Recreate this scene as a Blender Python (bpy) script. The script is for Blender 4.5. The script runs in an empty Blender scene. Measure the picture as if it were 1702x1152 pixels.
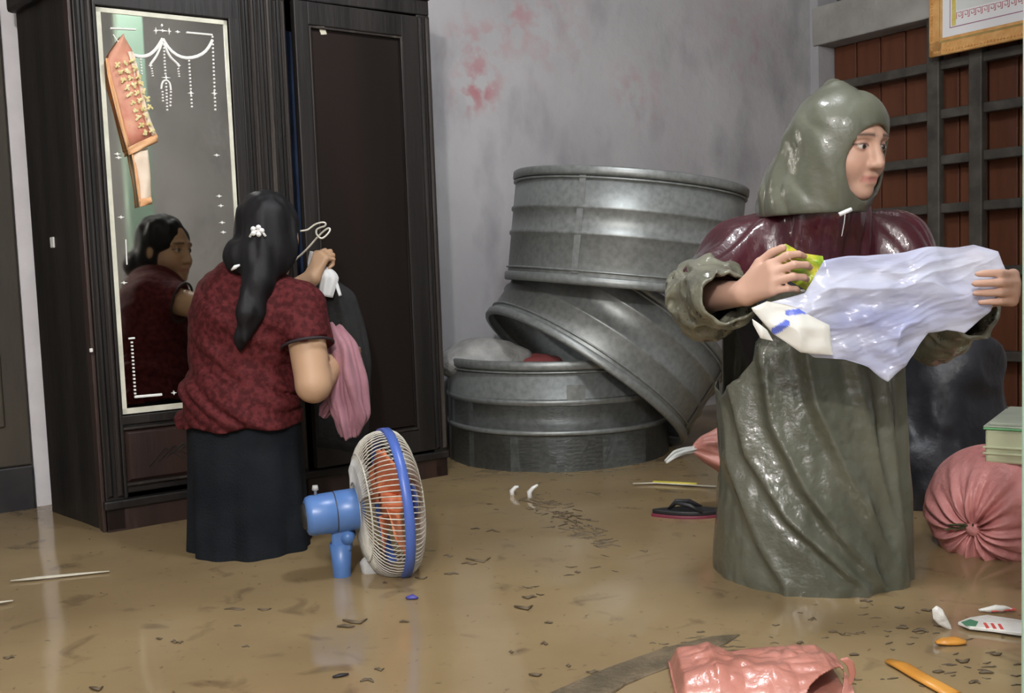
import bpy, math, random
import numpy as np
from mathutils import Vector, Matrix

random.seed(4)
RNG = np.random.RandomState(7)
SC = bpy.context.scene
COL = SC.collection

# ------------------------------------------------------------------ camera
FPX = 1700.0                                   # focal length in pixels of the 1702 x 1152 frame
CAM = Vector((0, 0, 0.8))                      # the flood water is at z = 0, the floor at z = -0.45
PITCH, ROLL = math.radians(4.5), math.radians(2.1)
_F = Vector((0, math.cos(PITCH), -math.sin(PITCH)))
_U0 = Vector((0, math.sin(PITCH), math.cos(PITCH)))
_R0 = Vector((1, 0, 0))
_R = math.cos(ROLL) * _R0 - math.sin(ROLL) * _U0
_U = math.sin(ROLL) * _R0 + math.cos(ROLL) * _U0
cd = bpy.data.cameras.new('camera')
cd.sensor_width = 36.0
cd.lens = FPX / 1702.0 * 36.0
cd.clip_start = 0.02
co = bpy.data.objects.new('camera', cd)
COL.objects.link(co)
M = Matrix((_R, _U, -_F)).transposed().to_4x4()
M.translation = CAM
co.matrix_world = M
SC.camera = co

# ------------------------------------------------------------------ world, lamps, exposure
w = bpy.data.worlds.new('world')
SC.world = w
w.use_nodes = True
w.node_tree.nodes['Background'].inputs[0].default_value = (0.5, 0.55, 0.65, 1)
w.node_tree.nodes['Background'].inputs[1].default_value = 0.0
SC.view_settings.view_transform = 'Standard'
SC.view_settings.look = 'None'
SC.view_settings.gamma = 1.0
SC.view_settings.use_curve_mapping = False
SC.view_settings.exposure = 0.0


def lamp(name, kind, loc, energy, col, size, target=None):
    d = bpy.data.lights.new(name, kind)
    d.energy = energy
    d.color = col
    if kind == 'POINT':
        d.shadow_soft_size = size
    else:
        d.shape = 'DISK'
        d.size = size
    o = bpy.data.objects.new(name, d)
    COL.objects.link(o)
    o.location = loc
    if target is not None:
        o.rotation_euler = (Vector(target) - Vector(loc)).to_track_quat('-Z', 'Y').to_euler()
    return o


lamp('room_lamp_behind_offscreen', 'POINT', (-0.30, -0.90, 2.35), 262, (1.0, 0.97, 0.93), 0.07)
lamp('ceiling_lamp_offscreen', 'POINT', (0.3, 2.2, 2.75), 85, (0.93, 0.96, 1.0), 0.12)


# ------------------------------------------------------------------ pixel + depth -> place
def ray(px, py):
    return _F * FPX + _R * (px - 851) + _U * (576 - py)


def P(px, py, Y):
    d = ray(px, py)
    return CAM + d * (Y / d.y)


def onwater(px, py, z=0.0):
    d = ray(px, py)
    return CAM + d * ((z - CAM.z) / d.z)


def onplane(px, py, p0, n):
    d = ray(px, py)
    return CAM + d * ((Vector(p0) - CAM).dot(n) / d.dot(n))


# ------------------------------------------------------------------ materials
def pm(name, c1, c2=None, scale=6, rough=.6, metal=0, bump=0, bscale=None, spec=.5, coat=0, detail=4,
       stretch=(1, 1, 1), lo=.35, hi=.65, attr=False, sss=0, transp=0, transl=0, rough2=None, bdist=.02,
       sheen=0, coatr=.08):
    m = bpy.data.materials.new(name)
    m.use_nodes = True
    nt = m.node_tree
    N, L = nt.nodes, nt.links
    b = N['Principled BSDF']
    out = N['Material Output']
    tc = N.new('ShaderNodeTexCoord')
    mp = N.new('ShaderNodeMapping')
    mp.inputs['Scale'].default_value = stretch
    L.new(tc.outputs['Object'], mp.inputs['Vector'])
    b.inputs['Roughness'].default_value = rough
    b.inputs['Metallic'].default_value = metal
    b.inputs['Specular IOR Level'].default_value = spec
    b.inputs['Coat Weight'].default_value = coat
    b.inputs['Coat Roughness'].default_value = coatr
    b.inputs['Sheen Weight'].default_value = sheen
    if sss:
        b.inputs['Subsurface Weight'].default_value = sss
        b.inputs['Subsurface Radius'].default_value = (.012, .006, .004)
    if attr:
        a = N.new('ShaderNodeAttribute')
        a.attribute_name = 'Col'
        L.new(a.outputs['Color'], b.inputs['Base Color'])
    elif c2 is None:
        b.inputs['Base Color'].default_value = (*c1, 1)
    else:
        nz = N.new('ShaderNodeTexNoise')
        nz.inputs['Scale'].default_value = scale
        nz.inputs['Detail'].default_value = detail
        L.new(mp.outputs[0], nz.inputs['Vector'])
        cr = N.new('ShaderNodeValToRGB')
        cr.color_ramp.elements[0].position = lo
        cr.color_ramp.elements[1].position = hi
        cr.color_ramp.elements[0].color = (*c1, 1)
        cr.color_ramp.elements[1].color = (*c2, 1)
        L.new(nz.outputs['Fac'], cr.inputs['Fac'])
        L.new(cr.outputs['Color'], b.inputs['Base Color'])
        if rough2 is not None:
            mr = N.new('ShaderNodeMapRange')
            mr.inputs['From Min'].default_value = lo
            mr.inputs['From Max'].default_value = hi
            mr.inputs['To Min'].default_value = rough
            mr.inputs['To Max'].default_value = rough2
            L.new(nz.outputs['Fac'], mr.inputs['Value'])
            L.new(mr.outputs[0], b.inputs['Roughness'])
    if bump:
        nb = N.new('ShaderNodeTexNoise')
        nb.inputs['Scale'].default_value = bscale or scale * 4
        nb.inputs['Detail'].default_value = 5
        L.new(mp.outputs[0], nb.inputs['Vector'])
        bp = N.new('ShaderNodeBump')
        bp.inputs['Strength'].default_value = bump
        bp.inputs['Distance'].default_value = bdist
        L.new(nb.outputs['Fac'], bp.inputs['Height'])
        L.new(bp.outputs[0], b.inputs['Normal'])
        if coat:
            L.new(bp.outputs[0], b.inputs['Coat Normal'])
    last = b.outputs[0]
    if transl:
        t = N.new('ShaderNodeBsdfTranslucent')
        t.inputs['Color'].default_value = (*[min(1, c * 1.1) for c in (c2 or c1)], 1)
        mx = N.new('ShaderNodeMixShader')
        mx.inputs[0].default_value = transl
        L.new(last, mx.inputs[1])
        L.new(t.outputs[0], mx.inputs[2])
        last = mx.outputs[0]
    if transp:
        t = N.new('ShaderNodeBsdfTransparent')
        mx = N.new('ShaderNodeMixShader')
        mx.inputs[0].default_value = transp
        L.new(last, mx.inputs[1])
        L.new(t.outputs[0], mx.inputs[2])
        last = mx.outputs[0]
    if last is not b.outputs[0]:
        L.new(last, out.inputs['Surface'])
    return m


def wall_material():
    m = pm('plaster', (.38, .375, .39), (.50, .495, .51), scale=1.6, rough=.85, bump=.25, bscale=22, lo=.3, hi=.7, spec=.25)
    nt = m.node_tree
    N, L = nt.nodes, nt.links
    b = N['Principled BSDF']
    src = b.inputs['Base Color'].links[0].from_socket
    tc = [n for n in N if n.type == 'TEX_COORD'][0]

    def mix(src, fac, col):
        x = N.new('ShaderNodeMix')
        x.data_type = 'RGBA'
        L.new(fac, x.inputs[0])
        L.new(src, x.inputs[6])
        x.inputs[7].default_value = (*col, 1)
        return x.outputs[2]

    def noise(scale, lo, hi, amt, stretch=(1, 1, 1)):
        mp = N.new('ShaderNodeMapping')
        mp.inputs['Scale'].default_value = stretch
        L.new(tc.outputs['Object'], mp.inputs['Vector'])
        n = N.new('ShaderNodeTexNoise')
        n.inputs['Scale'].default_value = scale
        n.inputs['Detail'].default_value = 6
        L.new(mp.outputs[0], n.inputs['Vector'])
        r = N.new('ShaderNodeMapRange')
        r.inputs['From Min'].default_value = lo
        r.inputs['From Max'].default_value = hi
        r.inputs['To Max'].default_value = amt
        L.new(n.outputs['Fac'], r.inputs['Value'])
        return r.outputs[0]
    src = mix(src, noise(5.0, .52, .75, .5, (1, 1, .5)), (.19, .185, .20))
    src = mix(src, noise(2.3, .56, .70, .3, (1, 1, .35)), (.47, .42, .45))
    # reddish smears on the plaster, each with its own place on the wall
    for (px, py, r, a) in PINK:
        q = BACK(px, py)
        vm = N.new('ShaderNodeVectorMath')
        vm.operation = 'DISTANCE'
        L.new(tc.outputs['Object'], vm.inputs[0])
        vm.inputs[1].default_value = q
        r1 = N.new('ShaderNodeMapRange')
        r1.inputs['From Min'].default_value = r
        r1.inputs['From Max'].default_value = 0
        r1.inputs['To Max'].default_value = 1
        L.new(vm.outputs['Value'], r1.inputs['Value'])
        mu = N.new('ShaderNodeMath')
        mu.operation = 'MULTIPLY'
        L.new(r1.outputs[0], mu.inputs[0])
        L.new(noise(13, .45, .62, a), mu.inputs[1])
        src = mix(src, mu.outputs[0], (.46, .15, .17))
    L.new(src, b.inputs['Base Color'])
    return m


# ------------------------------------------------------------------ mesh helpers
class MB:
    def __init__(s):
        s.v, s.f = [], []

    def add(s, vs, fs):
        o = len(s.v)
        s.v += [tuple(v) for v in vs]
        s.f += [tuple(i + o for i in f) for f in fs]
        return s

    def box(s, lo, hi, mat=None):
        x0, y0, z0 = lo
        x1, y1, z1 = hi
        vs = [Vector(q) for q in ((x0, y0, z0), (x1, y0, z0), (x1, y1, z0), (x0, y1, z0), (x0, y0, z1), (x1, y0, z1), (x1, y1, z1), (x0, y1, z1))]
        if mat:
            vs = [mat @ q for q in vs]
        return s.add(vs, [(0, 3, 2, 1), (4, 5, 6, 7), (0, 1, 5, 4), (1, 2, 6, 5), (2, 3, 7, 6), (3, 0, 4, 7)])

    def cbox(s, lo, hi, c, mat=None):
        """box whose vertical-face edges (front, towards -y) are chamfered by c: a raised panel"""
        x0, y0, z0 = lo
        x1, y1, z1 = hi
        vs = [(x0, y1, z0), (x1, y1, z0), (x1, y1, z1), (x0, y1, z1), (x0, y0 + c, z0), (x1, y0 + c, z0), (x1, y0 + c, z1), (x0, y0 + c, z1),
              (x0 + c, y0, z0 + c), (x1 - c, y0, z0 + c), (x1 - c, y0, z1 - c), (x0 + c, y0, z1 - c)]
        vs = [Vector(q) for q in vs]
        if mat:
            vs = [mat @ q for q in vs]
        return s.add(vs, [(0, 3, 2, 1)[::-1], (0, 1, 5, 4), (1, 2, 6, 5), (2, 3, 7, 6), (3, 0, 4, 7), (4, 5, 9, 8), (5, 6, 10, 9), (6, 7, 11, 10), (7, 4, 8, 11), (8, 9, 10, 11)])

    def tube(s, pts, r, seg=8, cap=True, flat=None, closed=False):
        pts = [Vector(p) for p in pts]
        n = len(pts)
        rs = r if isinstance(r, (list, tuple)) else [r] * n
        vs, fs = [], []
        ref = None
        for i, p in enumerate(pts):
            if closed:
                t = (pts[(i + 1) % n] - pts[i - 1])
            else:
                t = (pts[min(i + 1, n - 1)] - pts[max(i - 1, 0)])
            t = t.normalized() if t.length > 1e-9 else Vector((0, 0, 1))
            if ref is None:
                ref = Vector((0, 0, 1)) if abs(t.z) < .9 else Vector((1, 0, 0))
            a = (ref - t * ref.dot(t)).normalized()
            ref = a
            b = t.cross(a)
            for k in range(seg):
                th = 2 * math.pi * k / seg
                vs.append(p + (a * math.cos(th) + b * math.sin(th)) * rs[i])
        m = n if closed else n - 1
        for i in range(m):
            for k in range(seg):
                k2 = (k + 1) % seg
                j = (i + 1) % n
                fs.append((i * seg + k, i * seg + k2, j * seg + k2, j * seg + k))
        if cap and not closed:
            fs.append(tuple(range(seg))[::-1])
            fs.append(tuple((n - 1) * seg + k for k in range(seg)))
        return s.add(vs, fs)

    def lathe(s, prof, seg, mat=None, a0=0, a1=2 * math.pi):
        """profile of (r, h) revolved about local z"""
        full = abs(a1 - a0 - 2 * math.pi) < 1e-6
        n = seg if full else seg + 1
        vs, fs = [], []
        for (r, h) in prof:
            for k in range(n):
                th = a0 + (a1 - a0) * k / seg
                q = Vector((r * math.cos(th), r * math.sin(th), h))
                vs.append(mat @ q if mat else q)
        for i in range(len(prof) - 1):
            for k in range(seg):
                k2 = (k + 1) % n
                fs.append((i * n + k, i * n + k2, (i + 1) * n + k2, (i + 1) * n + k))
        return s.add(vs, fs)

    def grid(s, rows, close=False):
        n = len(rows[0])
        vs = [q for r in rows for q in r]
        fs = []
        for i in range(len(rows) - 1):
            for k in range(n if close else n - 1):
                k2 = (k + 1) % n
                fs.append((i * n + k, i * n + k2, (i + 1) * n + k2, (i + 1) * n + k))
        return s.add(vs, fs)

    def prism(s, poly, off):
        n = len(poly)
        poly = [Vector(p) for p in poly]
        off = Vector(off)
        vs = poly + [p + off for p in poly]
        fs = [tuple(range(n))[::-1], tuple(range(n, 2 * n))]
        fs += [(i, (i + 1) % n, (i + 1) % n + n, i + n) for i in range(n)]
        return s.add(vs, fs)

    def obj(s, name, mat, parent=None, smooth=False, bevel=0, solid=0, sub=0):
        return mk(name, s.v, s.f, mat, parent, smooth, bevel, solid, sub)


def mk(name, vs, fs, mat, parent=None, smooth=False, bevel=0, solid=0, sub=0, cols=None):
    me = bpy.data.meshes.new(name)
    vs = np.asarray([tuple(v) for v in vs] if not isinstance(vs, np.ndarray) else vs, dtype=float)
    o = bpy.data.objects.new(name, me)
    COL.objects.link(o)
    if parent is None:
        base = np.array([(vs[:, 0].min() + vs[:, 0].max()) / 2, (vs[:, 1].min() + vs[:, 1].max()) / 2, vs[:, 2].min()])
        vs = vs - base
        o.location = base
    else:
        o.parent = parent
        o.matrix_parent_inverse = Matrix.Translation(parent['_base']).inverted() if '_base' in parent else Matrix.Identity(4)
    me.from_pydata(vs.tolist(), [], fs if isinstance(fs, list) else fs.tolist())
    if cols is not None:
        a = me.attributes.new('Col', 'FLOAT_COLOR', 'POINT')
        a.data.foreach_set('color', np.asarray(cols, dtype=np.float32).ravel())
    me.materials.append(mat)
    if smooth:
        me.polygons.foreach_set('use_smooth', [True] * len(me.polygons))
    if bevel:
        b = o.modifiers.new('bevel', 'BEVEL')
        b.width = bevel
        b.segments = 2
        b.limit_method = 'ANGLE'
    if solid:
        b = o.modifiers.new('solid', 'SOLIDIFY')
        b.thickness = solid
        b.offset = 0
    if sub:
        b = o.modifiers.new('sub', 'SUBSURF')
        b.levels = b.render_levels = sub
    me.update()
    return o


def tag(o, label, cat, group=None, kind=None):
    o['label'] = label
    if cat:
        o['category'] = cat
    if group:
        o['group'] = group
    if kind:
        o['kind'] = kind
    return o


def thing(name, label, cat, base, group=None):
    o = bpy.data.objects.new(name, None)
    o.empty_display_size = .05
    COL.objects.link(o)
    o.location = base
    o['_base'] = tuple(base)
    return tag(o, label, cat, group)


def struct(o):
    o['kind'] = 'structure'
    return o


# ------------------------------------------------------------------ numpy noise and distance-field surfaces
_PERM = RNG.permutation(256)


def vnoise(x, y, z):
    xi, yi, zi = np.floor(x).astype(int), np.floor(y).astype(int), np.floor(z).astype(int)
    fx, fy, fz = x - xi, y - yi, z - zi
    fx, fy, fz = [t * t * (3 - 2 * t) for t in (fx, fy, fz)]

    def h(a, b, c):
        return _PERM[(_PERM[(_PERM[a & 255] + b) & 255] + c) & 255] / 127.5 - 1
    r = 0
    for dx in (0, 1):
        for dy in (0, 1):
            for dz in (0, 1):
                r = r + h(xi + dx, yi + dy, zi + dz) * (fx if dx else 1 - fx) * (fy if dy else 1 - fy) * (fz if dz else 1 - fz)
    return r


def V3(v):
    return np.array([v[0], v[1], v[2]], dtype=float)


class SDF:
    def __init__(s, lo, hi, h, fine=()):
        s.ax = []
        for a in range(3):
            t, c = lo[a], []
            while t < hi[a]:
                c.append(t)
                st = h
                for (fl, fh, hf) in fine:
                    if fl[a] <= t <= fh[a]:
                        st = min(st, hf)
                t += st
            s.ax.append(np.array(c))
        s.v = np.ones([len(c) for c in s.ax], dtype=np.float32)

    def _loc(s, lo, hi):
        sl = []
        for a in range(3):
            i = max(0, np.searchsorted(s.ax[a], lo[a]) - 1)
            j = min(len(s.ax[a]), np.searchsorted(s.ax[a], hi[a]) + 1)
            sl.append(slice(i, max(i, j)))
        x = s.ax[0][sl[0]][:, None, None]
        y = s.ax[1][sl[1]][None, :, None]
        z = s.ax[2][sl[2]][None, None, :]
        return tuple(sl), x, y, z

    def _op(s, sl, d, k, mode):
        v = s.v[sl]
        if mode == 'u':
            if k > 0:
                h = np.clip(k - np.abs(v - d), 0, None) / k
                r = np.minimum(v, d) - h * h * k * .25
            else:
                r = np.minimum(v, d)
        else:
            d = -d
            if k > 0:
                h = np.clip(k - np.abs(v - d), 0, None) / k
                r = np.maximum(v, d) + h * h * k * .25
            else:
                r = np.maximum(v, d)
        s.v[sl] = r

    def cap(s, a, b, ra, rb=None, k=.01, mode='u'):
        a, b = V3(a), V3(b)
        rb = ra if rb is None else rb
        m = max(ra, rb) + k + .03
        sl, x, y, z = s._loc(np.minimum(a, b) - m, np.maximum(a, b) + m)
        d = b - a
        L2 = max(d @ d, 1e-12)
        t = np.clip(((x - a[0]) * d[0] + (y - a[1]) * d[1] + (z - a[2]) * d[2]) / L2, 0, 1)
        D = np.sqrt((x - a[0] - t * d[0]) ** 2 + (y - a[1] - t * d[1]) ** 2 + (z - a[2] - t * d[2]) ** 2) - (ra + (rb - ra) * t)
        s._op(sl, D, k, mode)

    def chain(s, pts, rs, k=.01, mode='u'):
        for i in range(len(pts) - 1):
            s.cap(pts[i], pts[i + 1], rs[i], rs[i + 1], k, mode)

    def ell(s, c, r, B=None, k=.01, mode='u'):
        """ellipsoid, radii r along the rows of B"""
        c = V3(c)
        B = np.eye(3) if B is None else np.array([V3(q) for q in B])
        m = max(r) + k + .03
        sl, x, y, z = s._loc(c - m, c + m)
        X, Y, Z = x - c[0], y - c[1], z - c[2]
        q = [B[i][0] * X + B[i][1] * Y + B[i][2] * Z for i in range(3)]
        k0 = np.sqrt(sum((q[i] / r[i]) ** 2 for i in range(3))) + 1e-9
        k1 = np.sqrt(sum((q[i] / r[i] ** 2) ** 2 for i in range(3))) + 1e-9
        s._op(sl, k0 * (k0 - 1) / k1, k, mode)

    def full(s):
        return s.ax[0][:, None, None], s.ax[1][None, :, None], s.ax[2][None, None, :]

    def clip(s, p, n):
        """keep the side the normal points away from"""
        x, y, z = s.full()
        s.v = np.maximum(s.v, (x - p[0]) * n[0] + (y - p[1]) * n[1] + (z - p[2]) * n[2]).astype(np.float32)

    def near(s):
        return np.nonzero(np.abs(s.v) < .05)

    def displace(s, fn):
        i = s.near()
        s.v[i] += fn(s.ax[0][i[0]], s.ax[1][i[1]], s.ax[2][i[2]])

    def shell(s, t):
        s.v = np.maximum(s.v, -(s.v + t))

    def mesh(s, smooth=2):
        v = s.v
        n = v < 0
        c = np.zeros([d - 1 for d in v.shape], dtype=np.int8)
        cor = [(i, j, k) for i in (0, 1) for j in (0, 1) for k in (0, 1)]
        sh = c.shape
        for (i, j, k) in cor:
            c += n[i:i + sh[0], j:j + sh[1], k:k + sh[2]]
        act = (c > 0) & (c < 8)
        A = np.nonzero(act)
        idx = -np.ones(sh, dtype=np.int64)
        idx[act] = np.arange(len(A[0]))
        acc = np.zeros((len(A[0]), 3))
        num = np.zeros(len(A[0]))
        for e in cor:
            for a in range(3):
                if e[a]:
                    continue
                g = list(e)
                g[a] = 1
                i0 = tuple(A[d] + e[d] for d in range(3))
                i1 = tuple(A[d] + g[d] for d in range(3))
                va, vb = v[i0], v[i1]
                x = (va < 0) != (vb < 0)
                t = np.where(x, va / np.where(x, va - vb, 1), 0)
                for d in range(3):
                    p0, p1 = s.ax[d][i0[d]], s.ax[d][i1[d]]
                    acc[:, d] += np.where(x, p0 + (p1 - p0) * t, 0)
                num += x
        vs = acc / num[:, None]
        F = []
        for a in range(3):
            b, d = (a + 1) % 3, (a + 2) % 3
            s0 = [slice(None)] * 3
            s1 = [slice(None)] * 3
            s0[a] = slice(0, -1)
            s1[a] = slice(1, None)
            x = n[tuple(s0)] != n[tuple(s1)]
            I = np.nonzero(x)
            ok = (I[b] >= 1) & (I[d] >= 1) & (I[b] < sh[b]) & (I[d] < sh[d])
            I = [q[ok] for q in I]
            first = n[tuple(I)]

            def cell(ob, od):
                q = [None] * 3
                q[a], q[b], q[d] = I[a], I[b] - ob, I[d] - od
                return idx[tuple(q)]
            q = np.stack([cell(1, 1), cell(0, 1), cell(0, 0), cell(1, 0)], 1)
            q[~first] = q[~first][:, ::-1]
            F.append(q)
        F = np.concatenate(F)
        if smooth:
            E = np.concatenate([F[:, [0, 1]], F[:, [1, 2]], F[:, [2, 3]], F[:, [3, 0]]])
            for _ in range(smooth):
                a2 = np.zeros_like(vs)
                ct = np.zeros(len(vs))
                np.add.at(a2, E[:, 0], vs[E[:, 1]])
                np.add.at(a2, E[:, 1], vs[E[:, 0]])
                np.add.at(ct, E[:, 0], 1)
                np.add.at(ct, E[:, 1], 1)
                vs = vs * .5 + .5 * a2 / ct[:, None]
        return vs, F


def frame_of(fwd, up=(0, 0, 1)):
    f = Vector(fwd).normalized()
    u = Vector(up)
    u = (u - f * u.dot(f)).normalized()
    return f, f.cross(u) * -1, u          # forward, left side, up


def add_head(S, c, B, sc=1.0):
    f, s_, u = B
    c = Vector(c)

    def q(a, b, d):
        return c + (f * a + s_ * b + u * d) * sc
    R3 = [f, s_, u]
    S.ell(q(-.008, 0, .03), (.098 * sc, .077 * sc, .094 * sc), R3, .02)
    S.ell(q(.03, 0, -.045), (.066 * sc, .058 * sc, .078 * sc), R3, .03)
    S.ell(q(.075, 0, -.1), (.022 * sc, .024 * sc, .018 * sc), R3, .03)
    for b in (-1, 1):
        S.ell(q(.06, b * .034, -.038), (.03 * sc,) * 3, R3, .025)
        S.ell(q(-.008, b * .079, -.005), (.02 * sc, .009 * sc, .032 * sc), R3, .008)
        S.cap(q(.088, b * .014, .027), q(.078, b * .046, .024), .011 * sc, .010 * sc, .016)
    for b in (-1, 1):
        S.ell(q(.103, b * .033, .004), (.02 * sc, .02 * sc, .013 * sc), R3, .014, 's')
    for b in (-1, 1):
        S.ell(q(.079, b * .0325, .003), (.0135 * sc, .0165 * sc, .0125 * sc), R3, .003)
    S.cap(q(.093, 0, .012), q(.112, 0, -.034), .0075 * sc, .0125 * sc, .014)
    for b in (-1, 1):
        S.ell(q(.1, b * .013, -.038), (.011 * sc, .008 * sc, .009 * sc), R3, .006)
    S.cap(q(.096, -.012, -.0635), q(.096, .012, -.0635), .0075 * sc, None, .010)
    S.cap(q(.094, -.01, -.077), q(.094, .01, -.077), .008 * sc, None, .010)
    S.cap(q(.105, -.023, -.0705), q(.105, .023, -.0705), .0050 * sc, None, .002, 's')
    return q


def head_cols(vs, c, B, cols, sc=1.0, lip=(.42, .16, .14), brow=(.035, .025, .02)):
    f, s_, u = [V3(t) for t in B]
    d = (vs - V3(c)) / sc
    a, b, h = d @ f, d @ s_, d @ u
    ab = np.abs(b)
    on = (np.abs(a) < .2) & (ab < .12) & (np.abs(h) < .14)

    def blend(mask, col):
        mask = np.clip(mask, 0, 1)[:, None] * on[:, None]
        cols[:, :3] = cols[:, :3] * (1 - mask) + np.array(col) * mask
    lw = np.exp(-((h + .070) / .0085) ** 4) * (ab < .026) * (a > .07)
    blend(lw * .75, lip)
    bc = .029 - .10 * np.clip(ab - .03, 0, 1)
    blend(np.exp(-((h - bc) / .0042) ** 2) * (ab > .012) * (ab < .054) * (a > .05) * .9, brow)
    e = ((ab - .0325) / .0145) ** 2 + ((h - .002) / .0058) ** 2
    blend((e < 1) * (a > .06), (.6, .55, .52))
    blend((np.hypot(ab - .0325, h - .002) < .0062) * (e < 1) * (a > .06), (.02, .012, .01))
    lid = np.exp(-((h - .0085 + 14 * (ab - .0325) ** 2) / .0026) ** 2) * (np.abs(ab - .0325) < .017) * (a > .06)
    blend(lid * .9, (.05, .03, .025))
    ck = np.exp(-(((ab - .04) / .022) ** 2 + ((h + .04) / .022) ** 2)) * (a > .03)
    blend(ck * .12, (.55, .2, .16))


def add_hand(S, wrist, fdir, pn, side, curls, thumb=None, sc=1.0, spread=.08):
    f = Vector(fdir).normalized()
    p = Vector(pn)
    p = (p - f * p.dot(f)).normalized()
    t = f.cross(p) * side
    W = Vector(wrist)
    off = (.029, .0095, -.0095, -.027)
    pal = (.086, .09, .085, .077)
    Ls = ((.042, .026, .021), (.046, .030, .022), (.042, .028, .021), (.033, .021, .019))
    rr = (.0090, .0092, .0088, .0078)
    tips = []
    for i in range(4):
        K = W + (f * pal[i] + t * off[i]) * sc
        S.cap(W + t * off[i] * .55 * sc + f * .01 * sc, K, .0145 * sc, .0115 * sc, .014)
        d0 = (f + t * (off[i] / .03) * spread).normalized()
        ang, q, r = 0, K, rr[i] * sc
        for j in range(3):
            ang += curls[i][j]
            d = d0 * math.cos(ang) + p * math.sin(ang)
            q2 = q + d * Ls[i][j] * sc
            S.cap(q, q2, r * (1.06 - .08 * j), r * (.98 - .1 * j), .0025 if j else .006)
            q = q2
        tips.append(q)
    q = W + (f * .022 + t * .02) * sc
    th = thumb or ((.6, .72, .3), (.8, .3, .5), (.85, .05, .5))
    for j, (l, r) in enumerate(((.044, .0135), (.034, .0108), (.027, .0098))):
        d = (f * th[j][0] + t * th[j][1] + p * th[j][2]).normalized()
        q2 = q + d * l * sc
        S.cap(q, q2, r * sc, r * .9 * sc, .012 if j == 0 else .003)
        q = q2
    tips.append(q)
    return tips


def skin_cols(n, col):
    c = np.ones((n, 4))
    c[:, :3] = col
    return c


def drape(name, pts, wid, dep, mat, parent, folds=5, amp=.18, seg=40, sub=8, noise=.006, right=(1, 0, 0), seed=0, taper=True, open_end=False):
    """a hanging piece of cloth: a flattened pleated tube along a centre line"""
    pts = [V3(p) for p in pts]
    T = np.linspace(0, len(pts) - 1, (len(pts) - 1) * sub + 1)
    P_ = np.array(pts)

    def ip(a):
        return np.interp(T, range(len(pts)), a)
    c = np.stack([ip(P_[:, i]) for i in range(3)], 1)
    # light smoothing of the centre line
    for _ in range(4):
        c[1:-1] = (c[:-2] + 2 * c[1:-1] + c[2:]) / 4
    w_, d_ = ip(wid), ip(dep)
    R_ = V3(right)
    th = np.linspace(0, 2 * math.pi, seg, endpoint=False)
    rows = []
    for i in range(len(T)):
        t = c[min(i + 1, len(T) - 1)] - c[max(i - 1, 0)]
        t /= np.linalg.norm(t) + 1e-9
        a = R_ - t * (R_ @ t)
        a /= np.linalg.norm(a)
        b = np.cross(t, a)
        ph = .5 * T[i] + seed
        m = 1 + amp * np.cos(folds * th + ph * 1.3) + amp * .5 * np.cos((folds * 2 + 1) * th - ph + 1.7)
        x = np.cos(th) * w_[i] * (1 + (m - 1) * .35)
        y = np.sin(th) * d_[i] * m
        q = c[i][None] + x[:, None] * a[None] + y[:, None] * b[None]
        q = q + noise * np.stack([vnoise(q[:, 0] * 22 + seed, q[:, 1] * 22, q[:, 2] * 14 + o) for o in (0, 31, 67)], 1)
        rows.append([tuple(v) for v in q])
    mb = MB()
    mb.grid(rows, close=True)
    if taper:
        n = len(mb.v)
        mb.v.append(tuple(np.mean(rows[0], 0)))
        mb.f += [(n, (k + 1) % seg, k) for k in range(seg)]
        if not open_end:
            mb.v.append(tuple(np.mean(rows[-1], 0)))
            o = (len(rows) - 1) * seg
            mb.f += [(n + 1, o + k, o + (k + 1) % seg) for k in range(seg)]
    return mb.obj(name, mat, parent, smooth=True)


# ================================================================== THE ROOM
CABA = onwater(180, 885)                       # front left corner of the wardrobe at the water line
CABB = onwater(745, 790)
E1 = (CABB - CABA).normalized()                # along the wardrobe front and the back wall, to the right
E2 = Vector((E1.y, -E1.x, 0))                  # out of the back wall, along the right wall
WALLC = 4.0                                    # distance of the back wall measured along -E2


def BACK(px, py):
    d = ray(px, py)
    return CAM + d * ((WALLC + CAM.dot(E2)) / (-d.dot(E2)))


K0 = BACK(1350, 300)
K0.z = 0                                       # the corner of back and right wall


def room(u, v, z):
    """u to the left along the back wall, v towards the viewer along the right wall"""
    return K0 - E1 * u + E2 * v + Vector((0, 0, z))


RM = Matrix((-E1, E2, Vector((0, 0, 1)))).transposed().to_4x4()
RM.translation = K0


def rbox(mb, u0, u1, v0, v1, z0, z1):
    # room coordinates are left handed, so swap u to keep normals outwards
    vs = [room(u, v, z) for z in (z0, z1) for (u, v) in ((u0, v0), (u0, v1), (u1, v1), (u1, v0))]
    mb.add(vs, [(0, 3, 2, 1), (4, 5, 6, 7), (0, 1, 5, 4), (1, 2, 6, 5), (2, 3, 7, 6), (3, 0, 4, 7)])
    return mb


def RIGHT(px, py, v_off=0.0):
    """pixel on the right wall plane shifted into the room by v_off -> (v, z)"""
    p0 = K0 - E1 * v_off
    q = onplane(px, py, p0, E1)
    return (q - K0).dot(E2), q.z


PINK = [(790, 90, .22, .55), (800, 150, .14, .9), (775, 165, .12, .5), (900, 40, .35, .3), (1240, 60, .4, .25), (1060, 150, .25, .3), (850, 20, .2, .4)]
M_wall = wall_material()
M_lint = pm('lintel_concrete', (.30, .29, .27), (.42, .41, .38), scale=4, rough=.9, bump=.3, bscale=30)
M_floor = pm('mud_floor', (.12, .09, .06), (.18, .13, .09), rough=.9)
M_ceil = pm('ceiling_paint', (.5, .5, .5), (.6, .6, .6), rough=.9)
ZF, ZC, UL, VF, TH = -.45, 2.95, 6.4, 5.4, .2

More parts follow.
